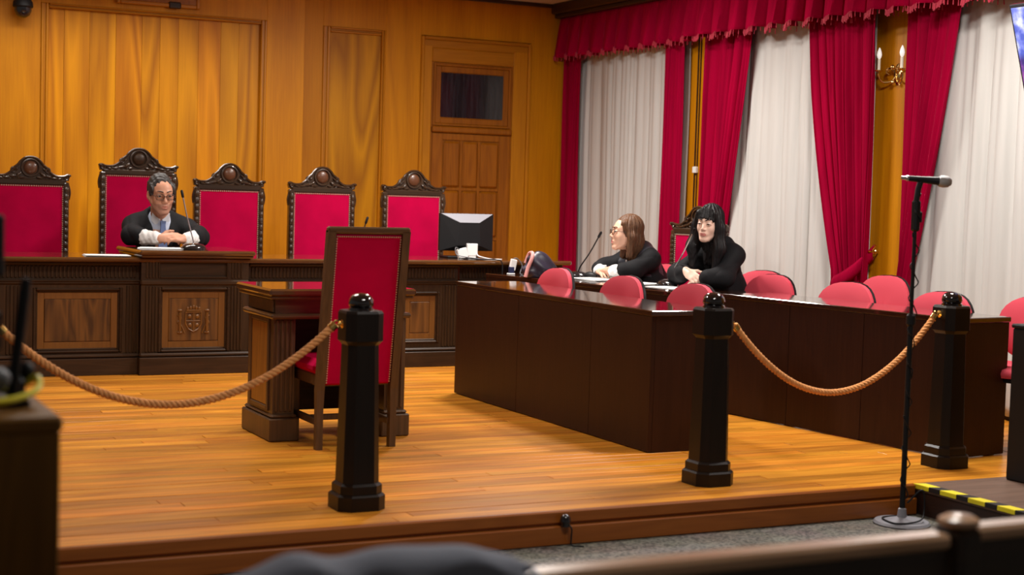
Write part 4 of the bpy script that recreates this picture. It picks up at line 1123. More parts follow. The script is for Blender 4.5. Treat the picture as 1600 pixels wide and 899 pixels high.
# ================================================================== PEOPLE (local frame: facing +y, right hand +x)
def limb_hand(sd, wrist, d, n, thumb, curls, s=1.0, spread=1.0, tcurl=0.5):
    """wrist point, finger direction d, back-of-hand normal n, thumb side +1 toward d x n"""
    d = Vector(d).normalized(); n = Vector(n); n = (n-d*n.dot(d)).normalized(); x = d.cross(n)*thumb
    def W(p): return Vector(wrist)+(x*p[0]+d*p[1]+n*p[2])*s
    Rm = np.array([[x[i], d[i], n[i]] for i in range(3)])
    sd.ell(W((0, 0.050, 0.0)), np.array((0.040, 0.052, 0.0165))*s, 0.012, Rm)
    sd.cap(W((0, -0.02, 0)), W((0, 0.03, 0)), 0.026*s, 0.024*s, 0.02)
    bx = [0.029, 0.010, -0.010, -0.028]; ln = [(.040, .026, .021), (.045, .029, .022), (.041, .027, .021), (.032, .021, .018)]
    for k in range(4):
        p = Vector((bx[k], 0.088-0.004*abs(k-1.2), 0.0)); a = 0.0; fx = (bx[k])*2.2*spread
        for q in range(3):
            a += curls[k][q] if isinstance(curls[k], (tuple, list)) else curls[k]
            dv = Vector((math.sin(fx)*math.cos(a), math.cos(fx)*math.cos(a), -math.sin(a)))
            e = p+dv*ln[k][q]
            r0 = (0.0090, 0.0082, 0.0072)[q]; r1 = (0.0082, 0.0072, 0.0062)[q]
            sd.cap(W(p), W(e), r0*s, r1*s, 0.0035 if q else 0.008); p = e
    p = Vector((0.026, 0.020, -0.006)); 
    for dv, l_, r0, r1 in ((Vector((0.75, 0.60, -0.25)), .040, .0135, .011), (Vector((0.45, 0.85, -0.3*tcurl*2)), .031, .0105, .0092), (Vector((0.20, 0.92, -0.4*tcurl*2)), .025, .0092, .0075)):
        e = p+dv.normalized()*l_; sd.cap(W(p), W(e), r0*s, r1*s, 0.007); p = e

def head(sd, c, R, s, female=False, jaw=1.0):
    c = Vector(c)
    def W(p): return c+R @ (Vector(p)*s)
    Rm = np.array(R)
    def E(p, r, k, mode='add', Q=None):
        sd.ell(W(p), np.array(r)*s, k*s, Rm if Q is None else np.array(R @ Q), mode)
    def C(a, b, ra, rb, k, mode='add'): sd.cap(W(a), W(b), ra*s, rb*s, k*s, mode)
    E((0, -0.018, 0.042), (0.074, 0.094, 0.086), 0.02)
    E((0, 0.028, -0.040), (0.056*jaw, 0.062, 0.076), 0.03)
    E((0, 0.045, 0.030), (0.060, 0.045, 0.060), 0.02)
    for q in (-1, 1):
        C((q*0.056*jaw, -0.005, -0.035), (q*0.020, 0.066, -0.100), 0.017, 0.015, 0.03)
        E((q*(0.034 if female else 0.038), 0.054 if female else 0.058, -0.024), (0.026, 0.026, 0.026), 0.035 if female else 0.02)
    E((0, 0.074, -0.101), (0.022 if female else 0.026, 0.018, 0.017), 0.02)
    for q in (-1, 1):
        C((q*0.012, 0.086, 0.030), (q*0.044, 0.070, 0.031), 0.0085 if female else 0.011, 0.008, 0.015)
        E((q*0.031, 0.100 if female else 0.098, 0.010), (0.016, 0.015 if female else 0.018, 0.010), 0.016, 'sub')
    C((0, 0.086, 0.016), (0, 0.109, -0.024), 0.0085, 0.0115 if not female else 0.0095, 0.012)
    for q in (-1, 1): E((q*0.0115, 0.098, -0.030), (0.0095, 0.011, 0.008), 0.006)
    E((0, 0.082, -0.060), (0.030, 0.018, 0.024), 0.015)
    C((-0.021, 0.089, -0.0595), (0.021, 0.089, -0.0595), 0.0048, 0.0048, 0.005); E((0, 0.0965, -0.058), (0.012, 0.006, 0.0055), 0.006)
    E((0, 0.0945, -0.0715), (0.018, 0.0075, 0.0068), 0.005)
    E((0, 0.104, -0.0650), (0.020, 0.010, 0.0016), 0.003, 'sub')
    for q in (-1, 1):
        E((q*0.033, 0.077, 0.0095), (0.0165, 0.0135, 0.0125), 0.006)
        E((q*0.079, -0.010, -0.002), (0.009, 0.020, 0.032), 0.008, 'add', Matrix.Rotation(q*0.25, 3, 'Z'))
        E((q*0.090, -0.006, 0.002), (0.007, 0.010, 0.018), 0.006, 'sub')
    return W

def face_paint(c, R, s, skin=0, lip=1, extra=None):
    Ri = np.array(R).T; c = np.array(c)
    def f(P):
        q = ((P-c) @ Ri.T)/s
        m = np.zeros(len(P), int)
        x, y, z = q[:, 0], q[:, 1], q[:, 2]
        m[((x/0.023)**2+((z+0.0655)/0.0125)**2 < 1) & (y > 0.085)] = lip
        if extra is not None: m = extra(x, y, z, m)
        return m
    return f

def face_parts(root, W, R, s, hairmat, closed=0.0, glasses=None, browlift=0.0):
    for q in (-1, 1):
        mb = MB(); c = W((q*0.033, 0.0795, 0.0095)); rr = 0.0128*s
        P = []
        for i in range(20):
            a = 2*PI*i/20
            P.append([c + R @ (Vector((math.sin(t)*math.cos(a), math.cos(t), math.sin(t)*math.sin(a)))*rr) for t in np.linspace(0, 1.35, 9)])
        mb.grid(P, closed_u=True); e = mb.build('eye', ['eyewhite', 'iris'], root, angle=60)
        for i, p in enumerate(e.data.polygons):
            d = (R.transposed() @ (p.center-c))/rr
            if math.hypot(d.x, d.z+0.08) < 0.46: p.material_index = 1
        # lids
        mb = MB()
        for (z0, r_, sg) in ((0.0105-0.010*closed, 0.0034, 1), (0.0015, 0.0026, -1)):
            pts = [W((q*0.033+u*0.0165, 0.0925-0.010*u*u-0.0012, z0+sg*(0.0052-0.006*u*u)+0.002)) for u in np.linspace(-1, 1, 9)]
            mb.tube(pts, [r_*s*(0.5+0.5*(1-abs(u))) for u in np.linspace(-1, 1, 9)], 6)
        mb.build('eyelid', MTSKIN, root, angle=60)
        pts = [W((q*0.033+u*0.0172, 0.0945-0.010*u*u, 0.0105-0.010*closed+0.0050-0.006*u*u)) for u in np.linspace(-1, 1, 9)]
        MB().tube(pts, [0.0019*s*(0.6+0.4*(1-abs(u))) for u in np.linspace(-1, 1, 9)], 5).build('eyelash', 'hairdark', root, angle=60)
        mb = MB(); pts = [W((q*(0.012+0.036*u), 0.0975-0.018*u*u, 0.034+browlift+0.007*math.sin(u*2.4))) for u in np.linspace(0, 1, 8)]
        mb.tube(pts, [0.0036*s*(1.1-0.6*u) for u in np.linspace(0, 1, 8)], 6).build('eyebrow', hairmat, root, angle=60)
    if glasses:
        mb = MB(); hwd, hh, yv = 0.027, 0.0175, 0.108
        fr = []
        for q in (-1, 1):
            fr = [W((q*0.034+hwd*math.copysign(abs(math.cos(a))**0.7, math.cos(a)), yv-0.006*abs(q*0.034+hwd*math.cos(a))/0.06, 0.004+hh*math.copysign(abs(math.sin(a))**0.7, math.sin(a)))) for a in [2*PI*k/24 for k in range(24)]]
            mb.tube(fr, 0.0019*s, 6, closed=True)
            mb.tube([W((q*0.060, yv-0.006, 0.010)), W((q*0.074, 0.085, 0.012)), W((q*0.080, 0.0, 0.010)), W((q*0.080, -0.02, -0.004))], 0.0019*s, 6)
        mb.tube(cat_rom([W((-0.0075, yv-0.001, 0.008)), W((0, yv+0.003, 0.011)), W((0.0075, yv-0.001, 0.008))], 4), 0.0018*s, 6)
        g = mb.build('spectacles', 'frame', root, angle=60)
        for q in (-1, 1):
            c0 = [W((q*0.034+hwd*.96*math.copysign(abs(math.cos(a))**0.7, math.cos(a)), yv-0.006*abs(q*0.034+hwd*math.cos(a))/0.06, 0.004+hh*.96*math.copysign(abs(math.sin(a))**0.7, math.sin(a)))) for a in [2*PI*k/24 for k in range(24)]]
            n_ = R @ Vector((0, 0.0012*s, 0))
            mb = MB().add([p for p in c0]+[p+n_ for p in c0], [list(range(24)), list(range(24, 48))[::-1]]+[[i, i+24, (i+1) % 24+24, (i+1) % 24] for i in range(24)])
            mb.build('lens', 'lens', g, angle=0)

def legs(root, hip, knee, foot, r=(0.078, 0.058, 0.045), mat='trouser'):
    sd = Sdf((-0.32, -0.35, 0.0), (0.32, 0.75, 0.62), 0.012)
    for q in (-1, 1):
        sd.cap((q*hip[0], hip[1], hip[2]), (q*knee[0], knee[1], knee[2]), r[0], r[1], 0.04)
        sd.cap((q*knee[0], knee[1], knee[2]), (q*foot[0], foot[1], foot[2]+0.07), r[1], r[2], 0.03)
    sd.build('trousers', mat, root)
    for q in (-1, 1):
        mb = Sdf((q*foot[0]-0.08, foot[1]-0.12, -0.01), (q*foot[0]+0.08, foot[1]+0.24, 0.14), 0.007)
        mb.cap((q*foot[0], foot[1]-0.03, 0.04), (q*foot[0], foot[1]+0.13, 0.034), 0.040, 0.034, 0.02); mb.cap((q*foot[0], foot[1]-0.02, 0.05), (q*foot[0], foot[1]-0.01, 0.09), 0.038, 0.038, 0.02)
        mb.op((-1, -1, -0.1), (1, 1, 0.0), lambda x, y, z: z-0.002+0*x+0*y, 0.003, 'sub')
        mb.build('shoe', 'shoe', root)

def folds(seed, amp=0.006, fx=38, fz=22):
    """soft rounded folds parted by narrow creases"""
    rg = random.Random(seed); p = [rg.uniform(0, 6.28) for _ in range(8)]
    def fn(x, y, z):
        a = np.abs(np.sin(0.5*(fx*x+fz*0.9*z+p[0]+1.5*np.sin(9*z+p[1]+7*y))))**0.6
        b = np.abs(np.sin(0.5*(fz*1.5*z-20*x+24*y+p[2]+1.6*np.sin(11*x+p[3]))))**0.6
        c = np.sin(7*x+5*z+p[4])*np.sin(8*y-6*z+p[5])
        return amp*(0.45-0.9*a*(0.6+0.4*c)-0.8*b*(0.6-0.4*c))
    return fn

# ---------------------------------------------------------------- the judge
JR = (2.745, 11.22, 0)
MTSKIN = 'skinm'
jr = Vector(JR)
hs = 1.10; HC = (0.030, 0.185, 1.222); HR = rotm(R_(2), R_(-9), R_(1.5))
sd = Sdf((-0.42, -0.22, 0.36), (0.42, 0.70, 1.40), 0.0047)
W = head(sd, HC, HR, hs, jaw=1.06)
sd.cap(W((0, -0.025, -0.05)), (0.0, 0.02, 1.00), 0.060, 0.066, 0.03)
sd.cap((0, -0.06, 0.55), (0, 0.0, 0.92), 0.15, 0.14, 0.05)
for q in (-1, 1):
    sd.cap((q*0.02, 0.01, 1.00), (q*0.165, 0.015, 0.965), 0.055, 0.048, 0.05)
    sd.cap((q*0.175, 0.02, 0.955), (q*0.235, 0.18, 0.91), 0.045, 0.042, 0.04)
    sd.cap((q*0.235, 0.18, 0.905), (q*0.085, 0.405, 0.915), 0.043, 0.030, 0.03)
    sd.cap((q*0.10, -0.06, 0.53), (q*0.12, 0.36, 0.50), 0.085, 0.07, 0.05)
limb_hand(sd, (0.092, 0.402, 0.918), (-0.90, 0.30, 0.12), (0.25, 0.75, 0.62), -1, [(0.35, 0.7, 0.5)]*4, 1.06, 0.6)
limb_hand(sd, (-0.092, 0.412, 0.912), (0.90, 0.22, 0.20), (-0.1, 0.55, 0.82), 1, [(0.45, 0.75, 0.5)]*4, 1.06, 0.6)
def stub(x, y, z, m):
    m = m.copy(); a = (z < -0.041-0.12*np.abs(x)) & (y > 0.0) & (z > -0.125) & (m == 0)
    m[a] = 2; return m
jb = sd.build('person', ['skinm', 'lipm', 'stubble'], None, face_paint(HC, HR, hs, extra=stub))
tag(jb, 'judge with glasses, black robe and white cuffs, hands clasped, at the raised centre desk', 'person')
jb.location = JR; jb.rotation_euler = (0, 0, PI)
face_parts(jb, W, HR, hs, 'hairdark', 0.25, True)
# hair: receding, short
sd = Sdf((-0.14, -0.02, 1.10), (0.20, 0.36, 1.42), 0.0045)
def HE(p, r, k, mode='add'): sd.ell(W(p), np.array(r)*hs, k*hs, np.array(HR), mode)
HE((0, -0.026, 0.046), (0.083, 0.098, 0.097), 0.01)
for q in (-1, 1): HE((q*0.070, 0.022, 0.040), (0.018, 0.030, 0.045), 0.015)
HE((0, 0.075, 0.030), (0.058, 0.062, 0.066), 0.012, 'sub'); HE((0.0, 0.05, -0.06), (0.105, 0.085, 0.088), 0.01, 'sub'); HE((0, -0.02, -0.11), (0.12, 0.13, 0.085), 0.01, 'sub')
for q in (-1, 1): HE((q*0.09, -0.008, -0.010), (0.03, 0.030, 0.040), 0.008, 'sub')
sd.warp(lambda x, y, z: 0.0035*np.sin(160*x+40*y)*np.sin(90*z+70*y)+0.002*np.sin(300*y+100*x))
sd.build('hair', 'hairdark', jb)
legs(jb, (0.10, -0.05, 0.545), (0.13, 0.38, 0.50), (0.13, 0.36, 0))
# shirt with tie, collar
sd = Sdf((-0.16, -0.10, 0.80), (0.16, 0.20, 1.12), 0.0055)
sd.cap((0, -0.01, 0.80), (0, 0.012, 0.98), 0.142, 0.120, 0.03); sd.cap((0.004, 0.02, 0.98), (0.012, 0.06, 1.065), 0.078, 0.069, 0.03)
sd.build('shirt', 'shirt', jb)
mb = MB()
for q in (-1, 1):
    mb.prism([(q*0.004, 1.045), (q*0.060, 1.095), (q*0.070, 1.040), (q*0.034, 1.000)], 0.128, 0.140, 'xz', T=Matrix.Translation((0.014, 0, 0)) @ Matrix.Translation((0, 0.13, 1.04)) @ Matrix.Rotation(q*-0.35, 4, 'Z') @ Matrix.Rotation(-0.25, 4, 'X') @ Matrix.Translation((0, -0.13, -1.04)))
mb.build('collar', 'collar', jb, angle=0)
MB().prism([(-0.018, 1.035), (0.022, 1.035), (0.018, 1.005), (0.034, 0.85), (-0.030, 0.85), (-0.014, 1.005)], 0.138, 0.155, 'xz').build('tie', 'tie', jb, angle=0)
# robe with open front
def robe(root, tor, shl, elb, wri, rs, seed, vneck=None, lo=(-0.5, -0.32, 0.34), hi=(0.5, 0.52, 1.16), amp=0.006, mats='robe', h=0.0065, lap=True, paint=None, neck=None, cut=None, yoke=0.07):
    sd = Sdf(lo, hi, h)
    sd.cap(tor[0], tor[1], tor[2], tor[3], 0.05)
    for q, i in ((1, 0), (-1, 1)):
        s_ = shl[i]; e = elb[i]; w_ = wri[i]
        sd.cap((tor[1][0]+q*0.035, tor[1][1]+0.01, s_[2]+yoke), s_, 0.058, rs[0], 0.05)
        sd.cap(s_, e, rs[0], rs[1], 0.065); sd.cap(e, w_, rs[1], rs[2], 0.045)
    if lap:
        for q in (-1, 1): sd.cap((q*0.10, -0.06, 0.54), (q*0.13, 0.30, 0.52), 0.125, 0.10, 0.05)
    if neck: sd.cap(neck[0], neck[1], neck[2], neck[3], 0.03)
    sd.warp(folds(seed, amp))
    if vneck: vneck(sd)
    if cut: cut(sd)
    return sd.build('robe', mats, root, paint)
def jv(sd):
    # V opening: wedge that widens upward, cut through the front only
    def fn(x, y, z):
        wdt = 0.040+0.16*(z-0.86)
        return np.maximum(np.maximum(np.abs(x-0.010)-np.clip(wdt, 0.03, 0.075), 0.06-y), 0.84-z)
    sd.op((-0.12, 0.05, 0.80), (0.12, 0.3, 1.15), fn, 0.012, 'sub')
    sd.cap((0.012, 0.05, 1.02), (0.03, 0.12, 1.20), 0.074, 0.080, 0.012, 'sub')
robe(jb, ((0, -0.06, 0.56), (0.0, 0.0, 0.93), 0.175, 0.150), [(0.182, 0.02, 0.990), (-0.192, 0.02, 0.978)], [(0.232, 0.185, 0.928), (-0.250, 0.190, 0.926)], [(0.195, 0.275, 0.925), (-0.20, 0.285, 0.922)], (0.068, 0.066, 0.062), 5, jv, amp=0.010, yoke=0.095, lo=(-0.5, -0.32, 0.34), hi=(0.5, 0.50, 1.14), cut=lambda s_: s_.op((-0.6, 0.10, 0.7), (0.6, 0.6, 0.856), lambda x, y, z: np.maximum(np.maximum(z-0.856, 0.13-y), 0*x-1), 0.004, 'sub'))
def cuff(root, a, b, ra, rb, seed, tbl=None):
    lo = np.minimum(a, b)-0.11; hi = np.maximum(a, b)+0.11
    sd = Sdf(lo, hi, 0.005); sd.cap(a, b, ra, rb, 0.01)
    sd.warp(lambda x, y, z: 0.003*np.sin(120*x+30*z)*np.sin(110*z+90*y)+0.0025*np.sin(55*x-40*y+seed))
    if tbl is not None: sd.op(lo, hi, lambda x, y, z: z-tbl+0*x+0*y, 0.004, 'sub')
    return sd.build('cuff', 'lace', root)
cuff(jb, np.array((0.178, 0.295, 0.920)), np.array((0.100, 0.385, 0.917)), 0.056, 0.046, 1, 0.857)
cuff(jb, np.array((-0.182, 0.305, 0.918)), np.array((-0.105, 0.395, 0.913)), 0.056, 0.046, 2, 0.857)

# ---------------------------------------------------------------- woman with glasses
MTSKIN = 'skin1'
WR = (5.95, 9.52, 0)
hs = 1.02; HC = (-0.015, 0.245, 1.045); HR = rotm(R_(-16), R_(4), 0)
sd = Sdf((-0.40, -0.22, 0.36), (0.40, 0.62, 1.20), 0.0047)
W = head(sd, HC, HR, hs, True, 0.96)
sd.cap(W((0, -0.025, -0.05)), (0.0, 0.11, 0.86), 0.050, 0.055, 0.03)
sd.cap((0, -0.06, 0.53), (0, 0.08, 0.80), 0.115, 0.095, 0.05)
for q in (-1, 1):
    sd.cap((q*0.02, 0.09, 0.855), (q*0.125, 0.10, 0.84), 0.050, 0.044, 0.05)
    ex = 0.21 if q > 0 else 0.158
    sd.cap((q*0.125, 0.11, 0.845), (q*ex, 0.268, 0.785), 0.040, 0.034, 0.04)
    sd.cap((q*ex, 0.268, 0.785), (q*0.080, 0.40, 0.762+(0.018 if q < 0 else 0)), 0.034, 0.026, 0.03)
    sd.cap((q*0.09, -0.06, 0.51), (q*0.11, 0.32, 0.49), 0.08, 0.065, 0.05)
limb_hand(sd, (0.085, 0.398, 0.765), (-0.92, 0.20, 0.02), (0.05, 0.35, 0.93), -1, [(0.25, 0.45, 0.3)]*4, 0.94, 0.7)
limb_hand(sd, (-0.085, 0.385, 0.785), (0.92, 0.18, 0.06), (-0.05, 0.25, 0.95), 1, [(0.25, 0.45, 0.35)]*4, 0.94, 0.7)
w1 = sd.build('person', ['skin1', 'lipf'], None, face_paint(HC, HR, hs))
tag(w1, 'woman with glasses, brown shoulder-length hair, black robe and white cuffs, seated at table', 'person')
w1.location = WR; w1.rotation_euler = (0, 0, R_(90))
face_parts(w1, W, HR, hs, 'hairbrown', 0.1, True)
def strands(c, n=46, amp=0.004, seed=0):
    def fn(x, y, z):
        a = np.arctan2(x-c[0], y-c[1]); return amp*(np.sin(n*a+2.2*np.sin(9*z+seed)+1.3*np.sin(3*a))*0.7+0.5*np.sin(n*0.43*a+14*z+seed))
    return fn
sd = Sdf((-0.18, 0.02, 0.78), (0.16, 0.38, 1.22), 0.0047)
def HE(p, r, k, mode='add', Q=None): sd.ell(W(p), np.array(r)*hs, k*hs, np.array(HR if Q is None else HR @ Q), mode)
def HCp(a, b, ra, rb, k, mode='add'): sd.cap(W(a), W(b), ra*hs, rb*hs, k*hs, mode)
HE((0, -0.026, 0.044), (0.086, 0.100, 0.100), 0.01)
HE((0, -0.050, -0.05), (0.082, 0.070, 0.10), 0.03)
for q in (-1, 1):
    HCp((q*0.066, 0.030, 0.070), (q*0.085, -0.020, -0.02), 0.022, 0.024, 0.025)
    HCp((q*0.085, -0.020, -0.02), (q*0.078, -0.020, -0.155), 0.026, 0.026, 0.03)
HCp((0, -0.075, -0.05), (0, -0.075, -0.165), 0.058, 0.045, 0.04)
HE((0, 0.088, -0.010), (0.062, 0.066, 0.105), 0.012, 'sub')
HE((0, 0.05, -0.13), (0.058, 0.070, 0.10), 0.015, 'sub')
sd.warp(strands(W((0, -0.03, 0)), 40, 0.0036))
sd.build('hair', 'hairbrown', w1)
legs(w1, (0.09, -0.05, 0.525), (0.12, 0.34, 0.49), (0.12, 0.34, 0), (0.075, 0.055, 0.043))
def w1paint(P):
    m = np.zeros(len(P), int); x, y, z = P[:, 0], P[:, 1], P[:, 2]
    for q in (-1, 1):
        xx = q*x
        a = (np.abs(xx-0.088) < 0.036) & (z > 0.74) & (y > -0.02) & (y < 0.27)
        m[a] = 1
    return m
def w1cut(s_):
    s_.op((-0.6, 0.16, 0.6), (0.6, 0.7, 0.72), lambda x, y, z: np.maximum(np.maximum(z-0.722, 0.20-y), 0*x-1), 0.004, 'sub')
robe(w1, ((0, -0.06, 0.54), (0, 0.085, 0.815), 0.160, 0.120), [(0.150, 0.115, 0.865), (-0.130, 0.105, 0.862)], [(0.215, 0.275, 0.790), (-0.162, 0.265, 0.788)], [(0.175, 0.345, 0.780), (-0.145, 0.340, 0.785)], (0.060, 0.060, 0.058), 8, None, amp=0.009, lo=(-0.48, -0.30, 0.34), hi=(0.48, 0.50, 1.02), mats=['robe', 'satin'], paint=w1paint, neck=((0, 0.11, 0.86), (-0.005, 0.155, 0.925), 0.066, 0.058), cut=w1cut)
MB().ball((-0.02, 0.238, 0.845), (0.008, 0.006, 0.014), 10, 8).build('badge', 'lace', w1)
cuff(w1, np.array((0.170, 0.340, 0.776)), np.array((0.100, 0.388, 0.768)), 0.054, 0.044, 3, 0.722)
cuff(w1, np.array((-0.128, 0.358, 0.780)), np.array((-0.092, 0.382, 0.778)), 0.054, 0.046, 4, 0.722)
mm = Sdf((-0.05, -0.07, -0.01), (0.05, 0.07, 0.06), 0.004); mm.ell((0, 0, 0.006), (0.034, 0.056, 0.032), 0.01); mm.op((-1, -1, -1), (1, 1, 0), lambda x, y, z: z+0*x+0*y, 0.002, 'sub')
o = mm.build('computer_mouse', 'black'); o.location = (5.475, 9.60, 0.7265); o.rotation_euler = (0, 0, 0.5)
tag(o, 'small rounded black device between the white cuffs of the woman with glasses', 'mouse')

# ---------------------------------------------------------------- dark-haired woman
MTSKIN = 'skin2'
VR = (6.0, 8.589, 0)
hs = 0.95; HC = (-0.012, 0.285, 1.145); HR = rotm(R_(14), R_(-4), R_(-4))
sd = Sdf((-0.42, -0.22, 0.36), (0.42, 0.62, 1.32), 0.0047)
W = head(sd, HC, HR, hs, True, 0.93)
sd.cap(W((0, -0.025, -0.05)), (0.0, 0.16, 0.94), 0.045, 0.050, 0.03)
sd.cap((0.02, -0.06, 0.53), (0.01, 0.11, 0.86), 0.105, 0.090, 0.05)
for q in (-1, 1):
    sd.cap((q*0.02, 0.13, 0.925), (q*0.12, 0.14, 0.905), 0.046, 0.042, 0.05)
    sd.cap((q*0.09, -0.06, 0.51), (q*0.11, 0.30, 0.49), 0.08, 0.065, 0.05)
sd.cap((0.13, 0.15, 0.91), (0.235, 0.28, 0.79), 0.040, 0.036, 0.04); sd.cap((0.235, 0.28, 0.79), (0.085, 0.385, 0.822), 0.038, 0.024, 0.03)
sd.cap((-0.12, 0.15, 0.91), (-0.145, 0.285, 0.785), 0.040, 0.034, 0.04); sd.cap((-0.145, 0.285, 0.785), (-0.06, 0.37, 0.775), 0.038, 0.028, 0.03)
limb_hand(sd, (0.080, 0.388, 0.826), (-0.86, 0.22, -0.36), (-0.20, 0.70, 0.62), -1, [(0.15, 0.25, 0.2), (0.22, 0.3, 0.2), (0.30, 0.35, 0.25), (0.36, 0.4, 0.3)], 0.98, 1.0)
limb_hand(sd, (-0.06, 0.37, 0.772), (0.95, 0.10, 0.0), (0, 0.2, 0.95), 1, [(0.3, 0.5, 0.4)]*4, 0.90, 0.6)
w2 = sd.build('person', ['skin2', 'lipf'], None, face_paint(HC, HR, hs))
tag(w2, 'young woman with long black hair and fringe, black robe, leaning on table', 'person')
w2.location = VR; w2.rotation_euler = (0, 0, R_(108))
face_parts(w2, W, HR, hs, 'hairblack', 0.55, None)
sd = Sdf((-0.22, 0.0, 0.74), (0.22, 0.46, 1.33), 0.0047)
HE((0, -0.026, 0.044), (0.088, 0.102, 0.100), 0.01)
HE((0, -0.055, -0.06), (0.088, 0.070, 0.12), 0.04)
for q in (-1, 1):
    HCp((q*0.060, 0.050, 0.080), (q*0.086, 0.020, -0.02), 0.020, 0.026, 0.025)
    HCp((q*0.086, 0.015, -0.02), (q*0.100, 0.030, -0.16), 0.032, 0.042, 0.04)
    HCp((q*0.100, 0.030, -0.16), (q*0.085, 0.055, -0.29), 0.042, 0.020, 0.04)
HCp((0, -0.085, -0.06), (0, -0.095, -0.26), 0.075, 0.060, 0.05)
HE((0, 0.085, -0.030), (0.061, 0.062, 0.098), 0.012, 'sub')
for k in range(9):
    u = (k-4)/4
    HCp((u*0.030, 0.055, 0.108), (u*0.054, 0.090-0.018*u*u, 0.050-0.016*u*u), 0.013, 0.007, 0.010)
HE((0, 0.075, -0.17), (0.045, 0.085, 0.13), 0.02, 'sub')
sd.warp(strands(W((0, -0.02, 0)), 38, 0.0045, 2))
sd.build('hair', 'hairblack', w2)
legs(w2, (0.09, -0.05, 0.525), (0.12, 0.32, 0.49), (0.12, 0.30, 0), (0.075, 0.055, 0.043))
def w2cut(s_):
    s_.op((-0.6, 0.16, 0.6), (0.6, 0.7, 0.72), lambda x, y, z: np.maximum(np.maximum(z-0.721, 0.19-y), 0*x-1), 0.004, 'sub')
    def fn(x, y, z):
        return np.maximum(np.maximum(np.abs(x)-np.clip(0.012+0.22*(z-0.80), 0, 0.06), 0.17-y), 0.80-z)
    s_.op((-0.1, 0.15, 0.78), (0.1, 0.4, 1.05), fn, 0.012, 'sub')
robe(w2, ((0.03, -0.06, 0.54), (0.01, 0.11, 0.87), 0.150, 0.115), [(0.135, 0.155, 0.935), (-0.120, 0.145, 0.935)], [(0.235, 0.285, 0.800), (-0.150, 0.290, 0.800)], [(0.130, 0.365, 0.812), (-0.085, 0.370, 0.790)], (0.058, 0.062, 0.056), 14, None, amp=0.010, lo=(-0.52, -0.30, 0.34), hi=(0.52, 0.56, 1.08), neck=((0, 0.13, 0.92), (0, 0.16, 0.965), 0.075, 0.062), cut=w2cut)

# ================================================================== HALL SIDE: MICROPHONE STAND, TELEVISION, FOREGROUND
ms = thing('microphone_stand', 'black microphone stand on a round grey base in front of the platform', 'stand', (4.715, 5.345, FL))
MB().lathe([(0.0, 0), (0.125, 0.0), (0.128, 0.006), (0.120, 0.016), (0.05, 0.024), (0.022, 0.034), (0.018, 0.07), (0.012, 0.075)], n=36).build('base', 'basegrey', ms)
MB().tube([(0, 0, 0.05), (0, 0, 0.95)], 0.0125, 12).build('lower_tube', 'black', ms)
MB().tube([(0, 0, 0.95), (0, 0, 1.47)], 0.0085, 12).build('upper_tube', 'black', ms)
MB().lathe([(0.012, 0), (0.021, 0.012), (0.021, 0.05), (0.012, 0.06)], (0, 0, 0.90), 14).build('clutch', 'black', ms)
MB().box(-0.016, -0.018, 1.33, 0.018, 0.018, 1.47, 0.008).box(0.012, -0.012, 1.37, 0.032, 0.012, 1.42, 0.005).build('swivel_block', 'black', ms)
MB().tube([(0.0, 0, 1.46), (0.008, 0, 1.52), (0.02, 0, 1.555)], 0.0135, 10).build('clip', 'black', ms)
pts = [(0.014*math.cos(k*0.55)*(1.2+0.5*math.sin(k)), 0.014*math.sin(k*0.55)-0.008, 1.50-k*0.012) for k in range(118)]
MB().tube(pts, 0.003, 5).tube(cat_rom([(0.01, -0.02, 0.10), (0.07, -0.05, 0.16), (0.075, -0.06, 0.06), (0.02, -0.09, 0.03), (-0.09, -0.07, 0.022), (-0.07, 0.05, 0.024), (0.06, 0.07, 0.022)], 8), 0.004, 6).build('cable', 'black', ms)
mic = thing('microphone', 'black hand microphone with silver mesh head clipped on the stand', 'microphone', (4.728, 5.345, 1.424))
T = Matrix.Rotation(-0.42, 4, 'Z') @ Matrix.Rotation(0.06, 4, 'Y')
MB().lathe([(0.009, -0.062), (0.012, -0.058), (0.014, 0.0), (0.019, 0.082), (0.022, 0.088)], (0, 0, 0), 18, 'x', T=T).build('handle', 'black', mic)
MB().lathe([(0.021, 0.086), (0.026, 0.094), (0.0275, 0.110), (0.025, 0.130), (0.015, 0.144), (0, 0.149)], (0, 0, 0), 20, 'x', T=T).build('mesh_head', 'mesh', mic)
MB().lathe([(0.0, -0.085), (0.008, -0.083), (0.009, -0.062), (0.0125, -0.060), (0.0125, -0.052)], (0, 0, 0), 14, 'x', T=T).build('connector', 'steel', mic)

th_ = R_(17); tu = Vector((0, -1, 0)); ty = Vector((math.cos(th_), 0, math.sin(th_))); tz = Vector((-math.sin(th_), 0, math.cos(th_)))
tc_ = Vector((6.20, 6.345, 2.42)) + tu*0.46 - tz*0.27
tv = thing('television', 'television with a lit blue and pink picture, tilted down at the top right corner', 'television', tc_)
TT = Matrix(((tu.x, ty.x, tz.x, 0), (tu.y, ty.y, tz.y, 0), (tu.z, ty.z, tz.z, 0), (0, 0, 0, 1)))
MB().box(-0.46, -0.02, -0.27, 0.46, 0.025, 0.27, 0.006, T=TT).build('housing', 'blackgloss', tv)
MB().box(-0.442, -0.024, -0.25, 0.442, -0.0205, 0.25, T=TT).build('screen', 'screen', tv, angle=0)
MB().box(-0.06, 0.02, -0.06, 0.06, 0.06, 0.06, 0.006, T=TT).tube([(0.05, 0, 0.02), (0.14, 0, 0.06), (0.14, 0, CEIL-tc_.z)], 0.02, 10).build('ceiling_mount', 'black', tv)

